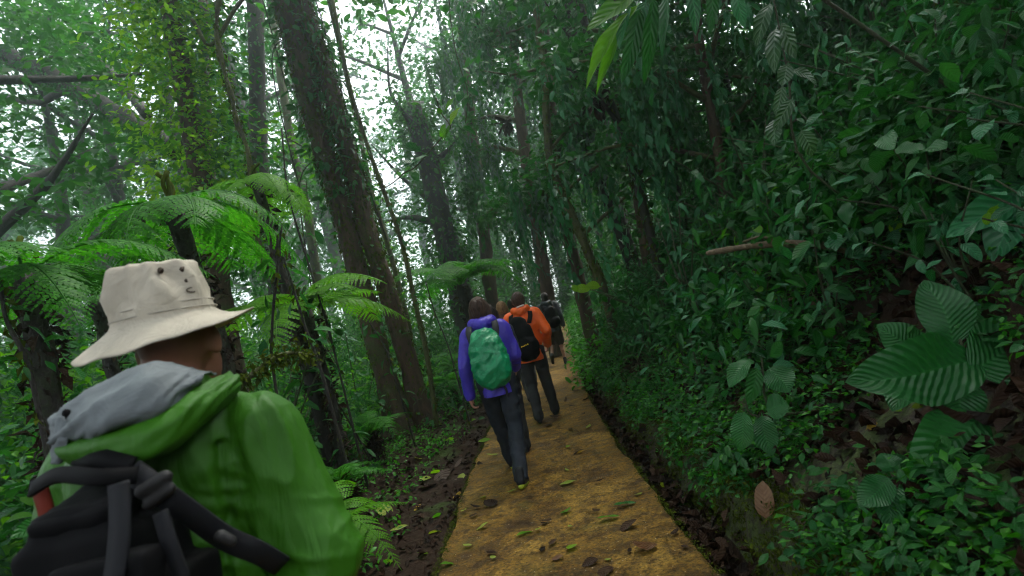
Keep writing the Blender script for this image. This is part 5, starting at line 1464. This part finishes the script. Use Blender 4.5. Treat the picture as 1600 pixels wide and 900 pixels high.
def crinkle(co):
    P = co
    return np.array([.016 * (1 - 2.2 * abs(noise.noise(Vector((p[0] * 7 + p[2] * 5, p[1] * 5, p[2] * 7 - p[0] * 4))))) + .007 * noise.noise(Vector((p[0] * 30, p[1] * 26, p[2] * 22))) + .008 * (1 - 2 * abs(noise.noise(Vector((p[0] * 13 - p[2] * 9, p[1] * 9, p[2] * 12 + 7))))) for p in P.astype(float)])
pk = pack('backpack', 'backpack under a crinkled emerald green rain cover on the purple jacket', (wx, wy, 0), -.05,
     [ell_shape((0.01, -.225, 1.12), (.155, .105, .235)), ell_shape((.015, -.24, 1.03), (.165, .12, .185)), ell_shape((.0, -.20, 1.25), (.13, .085, .12)), ell_shape((.015, -.22, .97), (.15, .105, .13))], COVER, crinkle,
     [([(-.11, -.17, 1.27), (-.125, -.12, 1.37), (-.115, -.02, 1.425), (-.11, .10, 1.36), (-.115, .15, 1.2)], .03), ([(.11, -.17, 1.27), (.125, -.12, 1.37), (.115, -.02, 1.425), (.11, .10, 1.36), (.115, .15, 1.2)], .03),
      ([(-.06, -.20, 1.30), (-.03, -.17, 1.35), (.03, -.17, 1.35), (.06, -.20, 1.30)], .012), ([(.07, -.2, .86), (.09, -.19, .80), (.085, -.17, .74)], .010)], GREYW)

# -- orange jacket man
ORANGE = cloth_mat('orange_shell', (.80, .115, .008), .5, .35, 600, .15, .35, 12.0)
GREYT = cloth_mat('charcoal_trousers', (.032, .034, .036), .75, .2, 500, .3, .35, 11.0)
ox, oy = .035, 7.75
o_legs = (((-.10, .05, .48), (-.09, -.17, .10), -.1), ((.10, .16, .48), (.12, .22, .085), .05))
o_arms = (((-.25, -.02, 1.12), (-.24, .10, .88), (1, 0, 0)), ((.27, -.06, 1.12), (.235, .12, .93), (-1, 0, 0)))
th, k, ly = person('man in an orange jacket and charcoal trousers with short brown hair, seen from behind', ox, oy, 1.74, -.06, ORANGE, GREYT, o_legs, o_arms, 'short', H_BROWN, BLACK2, RUBBER, .05, .013, hood=ORANGE, bulk=1.05, head_yaw=.2)
pk = pack('backpack', 'black backpack with small yellow lettering on the orange jacket', (ox, oy, 0), -.06,
     [ell_shape((-.05, -.235, 1.17), (.165, .10, .21)), ell_shape((-.03, -.26, 1.02), (.175, .12, .17)), ell_shape((-.06, -.22, 1.32), (.12, .08, .12)), ell_shape((-.02, -.24, .93), (.15, .10, .09))], BLACK, folds(.012, 9, (1, 1, .6), 4.0),
     [([(-.15, -.17, 1.32), (-.15, -.1, 1.42), (-.13, -.02, 1.475), (-.12, .1, 1.4), (-.12, .15, 1.22)], .03), ([(.08, -.17, 1.32), (.12, -.1, 1.42), (.12, -.02, 1.475), (.12, .1, 1.4), (.12, .15, 1.22)], .03)], BLACK)
YEL = plain_mat('yellow_print', (.75, .50, .01), .6)
for j, (zz, xx) in enumerate(((0, -.105), (.004, -.085), (.009, -.065), (.013, -.045), (.018, -.02))):
    V, F = ell_shape((xx + .03, -.388 + abs(xx + .03) * .05, 1.045 + zz * .9), (.0085, .010, .011 if j in (0, 2, 4) else .008), k=8)
    obj('lettering', mesh_np('lettering', V, F), YEL, pk)
strip = blob('hood_trim', [cap_shape((-.03, -.075, 1.535), (.06, -.07, 1.545), .012, .012)], plain_mat('pale_reflective_trim', (.6, .55, .5), .4), th, .006, 2)

# -- the four hikers farther on
BROWN = cloth_mat('brown_fleece', (.10, .055, .035), .9, .1, 300, .25, .3)
SLATE = cloth_mat('dark_slate_shell', (.035, .042, .048), .55, .3, 600, .25, .35, 12.0)
KHAKI = cloth_mat('dark_khaki', (.05, .042, .028), .8, .2, 500, .25, .3, 12.0)
person('dark-haired hiker almost hidden behind the purple jacket', -.315, 6.25, 1.61, 0, SLATE, GREYT, (((-.07, .05, .48), (-.07, .02, .08), 0), ((.06, .05, .48), (.05, -.02, .08), 0)), (((-.2, -.02, 1.12), (-.18, .1, .92), (1, 0, 0)), ((.2, -.0, 1.12), (.16, .12, .92), (-1, 0, 0))), 'long', H_DARK, BLACK2, RUBBER, .04, .016, bulk=.9)
person('fair-haired hiker in a brown jacket between the purple and orange jackets', -.235, 9.3, 1.72, .1, BROWN, GREYT, WALK_L, HANG, 'bob', H_FAIR, BLACK2, RUBBER, .04, .016)
person('dark-haired hiker whose head just shows beyond the fair-haired one', -.09, 11.6, 1.76, 0, SLATE, GREYT, WALK_L, HANG, 'short', H_DARK, BLACK2, RUBBER, .04, .018)
s_legs = (((-.10, .10, .50), (-.16, -.20, .26), -.9), ((.09, .06, .48), (.10, -.02, .09), 0.0))
sx, sy = .70, 13.6
person('farthest hiker in a dark jacket and shorts lifting one foot', sx, sy, 1.74, -.1, SLATE, KHAKI, s_legs, HANG, 'short', H_DARK, BLACK2, RUBBER, .06, .016, shorts=True, bulk=1.12, hood=SLATE)
pack('backpack', 'black backpack on the farthest hiker', (sx, sy, float(pz(sy))), -.1, [ell_shape((.06, -.23, 1.17), (.16, .11, .23)), ell_shape((.07, -.25, 1.03), (.17, .12, .15))], BLACK, folds(.012, 9, (1, 1, .6), 8.0),
     [([(-.09, -.17, 1.30), (-.12, -.1, 1.42), (-.12, -.02, 1.475), (-.12, .1, 1.4)], .03), ([(.13, -.17, 1.30), (.13, -.1, 1.42), (.12, -.02, 1.475), (.12, .1, 1.4)], .03)], BLACK)

# -- man in the sun hat, close to the camera at the left
GREEN = cloth_mat('green_shell', (.034, .15, .005), .5, .28, 900, .15, .4, 12.0, 0.0, (1.6, 1, .35))
LINING = cloth_mat('grey_hood_lining', (.15, .175, .185), .6, .3, 900, .12, .3, 14.0)
HATM = cloth_mat('stone_cotton', (.57, .52, .42), .9, .1, 700, .28, .4, 14.0)
HATS = cloth_mat('hat_stitching', (.42, .39, .33), .9, .1, 700, .1, .2)
BRASS = plain_mat('dark_eyelet', (.06, .045, .03), .4, .5, .6)
mx, my = -.80, 1.24
man = thing('person', 'man close by in a stone-coloured sun hat and bright green jacket, seen from behind', 'person', Matrix.Translation((mx, my, float(height(mx, my)))), 'hikers on the path')
GZ = float(height(mx, my))
def mz(z): return z - GZ
def L3(px, py, d):
    p = at(px, py, d); return np.array([p.x - mx, p.y - my, p.z - GZ])
nb = np.array([0, .0, mz(1.36)])               # base of the neck
hc = np.array([.035, .07, mz(1.475)])          # head centre, carried forward, turned to the right
Rh = rz(.05)
sR, sL = np.array([.205, .0, mz(1.235)]), np.array([-.205, .03, mz(1.235)])
eR, eL = np.array([.275, -.02, mz(.965)]), np.array([-.27, .02, mz(.965)])
wR, wL = np.array([.19, .20, mz(.87)]), np.array([-.18, .24, mz(.87)])
hipz = mz(.80)
body = [ell_shape(hc + Rh @ [0, -.012, .02], (.077, .098, .105), Rh), ell_shape(hc + Rh @ [0, .035, -.05], (.060, .070, .075), Rh), cap_shape(hc + Rh @ [0, .095, .0], hc + Rh @ [0, .118, -.03], .011, .018),
        ell_shape(hc + Rh @ [0, .085, -.062], (.028, .016, .012), Rh), ell_shape(hc + Rh @ [.082, -.012, -.012], (.011, .024, .035), Rh), ell_shape(hc + Rh @ [-.082, -.012, -.012], (.011, .024, .035), Rh),
        cap_shape(nb + [0, 0, -.06], hc + [-.012, -.03, -.055], .072, .064), ell_shape((0, -.01, mz(1.20)), (.16, .11, .20)), ell_shape((0, -.05, mz(.98)), (.14, .10, .18)), ell_shape((0, -.1, hipz + .03), (.15, .11, .12)),
        cap_shape(sL, sR, .06, .06), cap_shape(sR, eR, .052, .04), cap_shape(eR, wR, .04, .028), cap_shape(sL, eL, .052, .04), cap_shape(eL, wL, .04, .028)]
body += hand_shapes(wR, wR - eR, 1, (-1, 0, 0)) + hand_shapes(wL, wL - eL, -1, (1, 0, 0))
for sd, ky, ay in ((-1, .10, -.28), (1, .18, .25)):
    hp = (sd * .09, -.1, hipz); kn = (sd * .09, -.1 + ky, hipz - .38); an = (sd * .09, -.1 + ay, .09)
    body += [cap_shape(hp, kn, .08, .055), cap_shape(kn, an, .05, .036), cap_shape(np.array(an) + [0, -.04, -.045], np.array(an) + [0, .16, -.055], .032, .028)]
    so = blob('shoe', [cap_shape(np.array(an) + [0, -.04, -.04], np.array(an) + [0, .17, -.05], .045, .04), cap_shape(an, np.array(an) + [0, 0, .05], .05, .05)], BLACK2, man, .010, 3)
blob('body', body, SKIN_S, man, .008, 3)
for sd in (-1, 1):
    ev, ef = ell_shape(hc + Rh @ [sd * .032, .084, .014], (.011, .011, .011), k=10); obj('eye', mesh_np('eye', ev, ef), EYE, man)
tr = [ell_shape((0, -.1, hipz + .03), (.175, .135, .13))]
for sd, ky, ay in ((-1, .10, -.28), (1, .18, .25)):
    kn = (sd * .09, -.1 + ky, hipz - .38)
    tr += [cap_shape((sd * .09, -.1, hipz), kn, .10, .075), cap_shape(kn, (sd * .09, -.1 + ay, .1), .075, .062)]
blob('trousers', tr, GREYT, man, .013, 4, folds(.012, 8, (1, 1, 1.2), 2.0))
def mfold(co):
    P = co.astype(float)
    out = np.zeros(len(P))
    for i, p in enumerate(P):
        sl = max(0.0, min(1.0, (p[0] - .10) / .12))              # on the sleeve
        t = .0045 * noise.noise(Vector((p[0] * 3.2, p[1] * 3.2, p[2] * 3.2)))
        back = .0085 * crease(p, (.55, .2, .83), (.83, 0, -.55), 15, 2.2, 3.0) * (.35 + .65 * min(1, max(0, (p[0] + .05) / .2)))
        back += .005 * crease(p, (.9, .2, .3), (-.3, 0, .9), 20, 2.5, 9.0)
        arm = .0085 * crease(p, (.95, .3, .1), (-.1, 0, .95), 17, 2.2, 5.0) + .006 * crease(p, (.35, .3, .9), (.9, .2, -.35), 22, 2.5, 1.0) * max(0, min(1, (mz(1.12) - p[2]) / .1))
        pit = math.exp(-(((p[0] - .16) / .045) ** 2 + ((p[2] - mz(1.10)) / .10) ** 2))
        t += back * (1 - sl) + arm * sl + .009 * pit * crease(p, (.45, .1, .9), (.9, 0, -.45), 34, 1.5, 2.0)
        if p[1] < .05 and p[2] < mz(1.25):                        # armhole seam
            t -= .013 * math.exp(-((p[0] - .158 - .10 * (p[2] - mz(1.12)) ) / .010) ** 2)
        out[i] = t * 1.35 - .005
    return out
jk = [ell_shape((.01, -.02, mz(1.20)), (.205, .145, .20)), ell_shape((0, -.03, mz(1.02)), (.20, .15, .22)), cap_shape((0, -.07, mz(.90)), (0, -.09, mz(.78)), .185, .19, 20, .8),
      cap_shape(sL * .9, sR * .9, .092, .092), cap_shape((0, 0, mz(1.27)), (.01, .03, mz(1.345)), .135, .088), cap_shape((.05, .0, mz(1.30)), sR + [-.03, 0, .01], .07, .085), cap_shape((-.05, .0, mz(1.30)), sL + [.03, 0, .01], .07, .085),
      cap_shape(sR, eR, .092, .080), cap_shape(eR, wR, .078, .055), cap_shape(sL, eL, .092, .080), cap_shape(eL, wL, .078, .055), cap_shape(sR * .6 + eR * .4 + [-.02, 0, 0], eR + [.005, -.01, .0], .088, .086)]
blob('jacket', jk, GREEN, man, .006, 8, mfold)
# hood lying crumpled behind the neck: green outside, grey lining turned up
def loft(rows, nu=70, nv=36, amp=.006, seed=0.0, thick=.0035, scale=1.0):
    A_ = [smooth_path([L3(*q) for q in r], nu) for r in rows]
    G_ = np.stack([smooth_path([a[i] for a in A_], nv) for i in range(nu)])      # nu, nv, 3
    du = np.gradient(G_, axis=0); dv = np.gradient(G_, axis=1)
    nr = np.cross(du, dv); nr /= np.linalg.norm(nr, axis=2)[:, :, None] + 1e-9
    if nr[nu // 2, nv // 2, 1] > 0: nr = -nr
    for i in range(nu):
        for j in range(nv):
            p = (i / nu, j / nv, 0)
            h = crease(p, (.35 * scale, .9, 0), (.9 * scale, -.35, 0), 5.0, 1.6, seed) * amp + crease(p, (.8, .5, 0), (-.5, .8, 0), 9.0, 2.0, seed + 4) * amp * .45 + noise.noise(Vector((i * .06, j * .09, seed))) * amp * .6
            G_[i, j] += nr[i, j] * h
    V = np.concatenate([G_.reshape(-1, 3), (G_ - nr * thick).reshape(-1, 3)])
    i = np.arange(nu - 1)[:, None] * nv; j = np.arange(nv - 1)[None, :]
    Fa = np.stack([i + j, i + j + 1, i + nv + j + 1, i + nv + j], -1).reshape(-1, 4); m = nu * nv
    ed = []
    for q in range(nu - 1):
        ed += [[q * nv, (q + 1) * nv, (q + 1) * nv + m, q * nv + m], [q * nv + nv - 1, q * nv + nv - 1 + m, (q + 1) * nv + nv - 1 + m, (q + 1) * nv + nv - 1]]
    for q in range(nv - 1):
        b_ = (nu - 1) * nv
        ed += [[q, q + m, q + 1 + m, q + 1], [b_ + q, b_ + q + 1, b_ + q + 1 + m, b_ + q + m]]
    return V, np.vstack([Fa, Fa[:, ::-1] + m, ed])
hood = obj('hood', mesh_np('hood', *loft([[(98, 672, 1.13), (165, 668, 1.10), (250, 640, 1.09), (300, 612, 1.12), (358, 584, 1.24)], [(90, 694, 1.06), (160, 684, 1.015), (255, 654, 1.02), (312, 614, 1.08), (368, 588, 1.21)],
     [(96, 712, 1.035), (168, 708, .99), (258, 684, 1.005), (322, 632, 1.07), (374, 597, 1.2)], [(112, 726, 1.05), (175, 730, 1.01), (255, 708, 1.025), (318, 655, 1.09), (372, 608, 1.215)], [(120, 716, 1.12), (175, 722, 1.09), (250, 700, 1.09), (305, 655, 1.14), (355, 612, 1.25)]], amp=.007, seed=2.0)), GREEN, man)
obj('hood_lining', mesh_np('hood_lining', *loft([[(104, 655, 1.19), (172, 612, 1.18), (262, 580, 1.17), (338, 590, 1.22)], [(90, 652, 1.12), (150, 612, 1.09), (240, 580, 1.085), (326, 586, 1.15)], [(84, 668, 1.065), (150, 628, 1.025), (242, 600, 1.03), (312, 596, 1.10)],
     [(88, 690, 1.05), (160, 664, 1.00), (248, 636, 1.015), (292, 616, 1.085)], [(98, 690, 1.08), (165, 676, 1.035), (248, 646, 1.04), (284, 626, 1.10)]], amp=.011, seed=6.0)), LINING, hood)
obj('hood_lining', mesh_np('hood_lining', *loft([[(84, 655, 1.08), (92, 650, 1.05), (104, 652, 1.04)], [(82, 690, 1.06), (94, 690, 1.035), (108, 688, 1.03)], [(84, 722, 1.07), (92, 724, 1.05), (100, 720, 1.05)]], 20, 20, .005, 3.0)), LINING, hood)
tg = blob('cord_toggle', [cap_shape(L3(104, 645, 1.05), L3(108, 658, 1.05), .008, .007)], BLACK, hood, .004, 1)
# sun hat: crown, band, drooping brim
HT = hc + np.array([-.018, -.005, .066])
nA, ang = 96, np.linspace(0, 2 * math.pi, 96, endpoint=False)
def brim_drop(a):      # lower at the back, turned up at the front right
    return .046 + .010 * np.sin(a * 1 + 3.6) + .006 * np.sin(a * 3 + 1)
rings = []
def ring(r, z, wob=0.0, seed=0.0, el=1.10):
    w = np.array([noise.noise(Vector((math.cos(t) * 1.6 + seed, math.sin(t) * 1.6, z * 16 + seed))) + .9 * crease((math.cos(t) * .5, math.sin(t) * .5, z * 3), (.7, .7, .35), (-.4, .4, .9), 6, 1.6, 2.0) - .3 for t in ang]) * wob
    return np.stack([np.cos(ang) * (r + w), np.sin(ang) * (r + w) * el, np.full(nA, z) + w * .4], -1)
prof = [(.004, .112, .0), (.045, .112, .003), (.078, .109, .004), (.086, .104, .004), (.0885, .094, .005), (.092, .07, .007), (.096, .045, .007), (.0995, .022, .004), (.1015, .0195, .002), (.1025, .004, .002), (.1035, .0, .001)]
for r, z, w in prof: rings.append(ring(r, z, w * 2.8, 2.0))
for f in np.linspace(.08, 1, 10):
    base_r = .1035 + f * (.070 + .008 * np.sin(ang * 2 + .5))
    dz = -brim_drop(ang) * (f ** .85) + .0015 * np.sin(f * 60)
    w = np.array([noise.noise(Vector((math.cos(t) * 2.2, math.sin(t) * 2.2, 7 + f))) for t in ang]) * .009 * f
    up = np.maximum(0, np.cos(ang - .35)) ** 4 * .030 * f ** 2         # brim lifts at the right
    rings.append(np.stack([np.cos(ang) * base_r, np.sin(ang) * base_r * 1.07, dz + w + up], -1))
last = rings[-1].copy(); last[:, 2] -= .003; rings.append(last)
for f in np.linspace(.95, 0, 7):                                       # underside
    base_r = .1015 + f * (.070 + .008 * np.sin(ang * 2 + .5))
    dz = -brim_drop(ang) * (f ** .85) - .004
    w = np.array([noise.noise(Vector((math.cos(t) * 2.2, math.sin(t) * 2.2, 7 + f))) for t in ang]) * .009 * f
    up = np.maximum(0, np.cos(ang - .35)) ** 4 * .030 * f ** 2
    rings.append(np.stack([np.cos(ang) * base_r, np.sin(ang) * base_r * 1.07, dz + w + up], -1))
HV = np.concatenate(rings); nr_ = len(rings)
i = np.arange(nr_ - 1)[:, None] * nA; j = np.arange(nA)[None, :]; j2 = (j + 1) % nA
HF = np.stack([i + j, i + j2, i + nA + j2, i + nA + j], -1).reshape(-1, 4)
HM = Matrix.Translation(HT) @ Matrix.Rotation(R(1.5), 4, 'Y') @ Matrix.Rotation(R(4), 4, 'X') @ Matrix.Diagonal((1.0, 1.0, 1.10, 1))
hat = obj('sun_hat', mesh_np('sun_hat', HV, HF), HATM, man, HM)
def on_crown(a, z, r=.0005):
    rr = np.interp(z, [0, .02, .045, .07, .094, .104], [.1035, .100, .096, .092, .0885, .086]) + r
    return np.array([math.cos(a) * rr, math.sin(a) * rr * 1.10, z])
for a, z in ((-.89, .086), (-.41, .084)):
    p = on_crown(a, z); d_ = np.array([math.cos(a), math.sin(a), 0.1])
    obj('eyelet', mesh_np('eyelet', *tube([p - d_ * .004, p + d_ * .003], .0062, 12)), BRASS, hat)
p = on_crown(-.42, .060); d_ = np.array([math.cos(-.42), math.sin(-.42), 0.1]); obj('snap', mesh_np('snap', *tube([p - d_ * .004, p + d_ * .003], .004, 10)), BRASS, hat)
lp = [on_crown(-.36 + .13 * math.cos(t), .040 + .0045 * math.sin(t), .003) for t in np.linspace(0, 6.28, 20)]
obj('cord_loop', mesh_np('cord_loop', *tube(lp, .0013, 6)), BRASS, hat)
for z, rr in ((.0205, .1005), (.006, .1035)):
    q = [np.array([math.cos(t) * (rr + .0015), math.sin(t) * (rr + .0015) * 1.10, z]) for t in np.linspace(0, 6.30, 80)]
    obj('seam', mesh_np('seam', *tube(q, .0014, 5)), HATS, hat)

# black backpack hanging off his left shoulder
bp0 = at(160, 830, .93)
pk = thing('backpack', 'black backpack on the green jacket at the lower left', 'backpack', Matrix.Translation((mx, my, GZ)), 'backpacks')
up_ = np.array([0, .12, 1.0]); up_ /= np.linalg.norm(up_)
c0 = L3(165, 850, 1.0)
blob('pack_body', [box_shape(L3(165, 825, 1.0), (.070, .075, .045), rx(-.12)), box_shape(L3(172, 885, .99), (.092, .085, .06), rx(-.12)), box_shape(L3(185, 995, .985), (.135, .10, .09), rx(-.1)), box_shape(L3(200, 1130, .98), (.155, .11, .10), rx(-.05))], BLACK, pk, .008, 9, folds(.010, 9, (1, 1, .4), 6.0))
pc = blob('front_pocket', [box_shape(L3(172, 935, .89), (.075, .025, .06), rx(-.12)), box_shape(L3(185, 1030, .88), (.095, .03, .06), rx(-.1))], BLACK, pk, .007, 5, folds(.006, 12, (1, 1, 1), 3.0))
lid = blob('pack_lid', [box_shape(L3(150, 785, .99), (.066, .07, .014), rx(.25)), box_shape(L3(205, 775, .985), (.035, .055, .014), rx(.2))], BLACK, pk, .007, 4, folds(.006, 12, (1, 1, 1), 5.0))
def strap(pts, w, mat, name='strap', flat=.28):
    P = smooth_path([L3(*p) for p in pts], 24)
    return obj(name, mesh_np(name, *ribbon(P, w, .003, lambda p: np.array([.1, -1.0, .45])), smooth=False), mat, pk)
strap([(185, 755, .905), (187, 800, .89), (185, 850, .875), (178, 905, .86)], .016, BLACK2, 'compression_strap', .35)
strap([(250, 800, .93), (265, 850, .92), (285, 905, .92)], .012, BLACK2, 'compression_strap', .35)
strap([(48, 765, 1.02), (90, 742, .97), (150, 745, .93), (215, 742, .95)], .014, BLACK, 'strap', .5)
strap([(205, 735, .97), (245, 765, .955), (300, 805, .985), (350, 840, 1.02), (400, 862, 1.05), (440, 885, 1.10)], .020, BLACK2, 'strap', .4)
strap([(205, 730, .97), (150, 715, .99), (120, 712, 1.03)], .018, BLACK, 'strap', .45)
strap([(62, 765, 1.04), (70, 790, 1.03), (78, 830, 1.02)], .013, cloth_mat('dark_red_webbing', (.16, .02, .008), .7, .2), 'side_strap', .5)
bk = blob('buckle', [cap_shape(L3(222, 768, .945), L3(258, 745, .95), .012, .012), cap_shape(L3(232, 788, .945), L3(266, 764, .95), .010, .010)], RUBBER, pk, .005, 1)
bk2 = blob('buckle', [cap_shape(L3(345, 838, 1.0), L3(362, 846, 1.005), .012, .010)], RUBBER, pk, .005, 1)

bpy.data.scenes.remove(WORK)

# labels that came out alike: tell the things apart by their order in the picture
ORD = ['leftmost', 'second from left', 'third from left', 'fourth from left', 'fifth from left', 'sixth from left', 'seventh from left', 'eighth from left', 'ninth from left', 'tenth from left', 'eleventh from left', 'twelfth from left', 'thirteenth from left', 'fourteenth from left', 'fifteenth from left', 'sixteenth from left', 'seventeenth from left', 'eighteenth from left']
same = {}
for o in COL.objects:
    if o.parent is None and 'label' in o.keys() and 'category' in o.keys(): same.setdefault(o['label'], []).append(o)
for lab, os_ in same.items():
    if 1 < len(os_) <= len(ORD) and 'crown shades' not in lab and 'shading the bank' not in lab:
        os_.sort(key=lambda o: proj([tuple(o.matrix_basis.translation + Vector((0, 0, .3)))])[0][0])
        for o, w_ in zip(os_, ORD): o['label'] = f'{lab}, {w_}'

# ------------------------------------------------------------------ mist between the trees
V = np.array([(-170, -12, -8), (170, -12, -8), (170, 230, -8), (-170, 230, -8), (-170, -12, 52), (170, -12, 52), (170, 230, 52), (-170, 230, 52)], float)
F = np.array([[0, 3, 2, 1], [4, 5, 6, 7], [0, 1, 5, 4], [1, 2, 6, 5], [2, 3, 7, 6], [3, 0, 4, 7]])
hm, nt, nd, lk = new_mat('mist')
pv = N(nd, 'ShaderNodeVolumePrincipled'); pv.inputs['Color'].default_value = (.80, .96, .95, 1)
pv.inputs['Density'].default_value = 0.0044
pv.inputs['Anisotropy'].default_value = 0.8
out = N(nd, 'ShaderNodeOutputMaterial'); lk.new(pv.outputs[0], out.inputs['Volume'])
tag(obj('haze', mesh_np('haze', V, F, smooth=False), hm), 'pale mist filling the forest', kind='stuff')
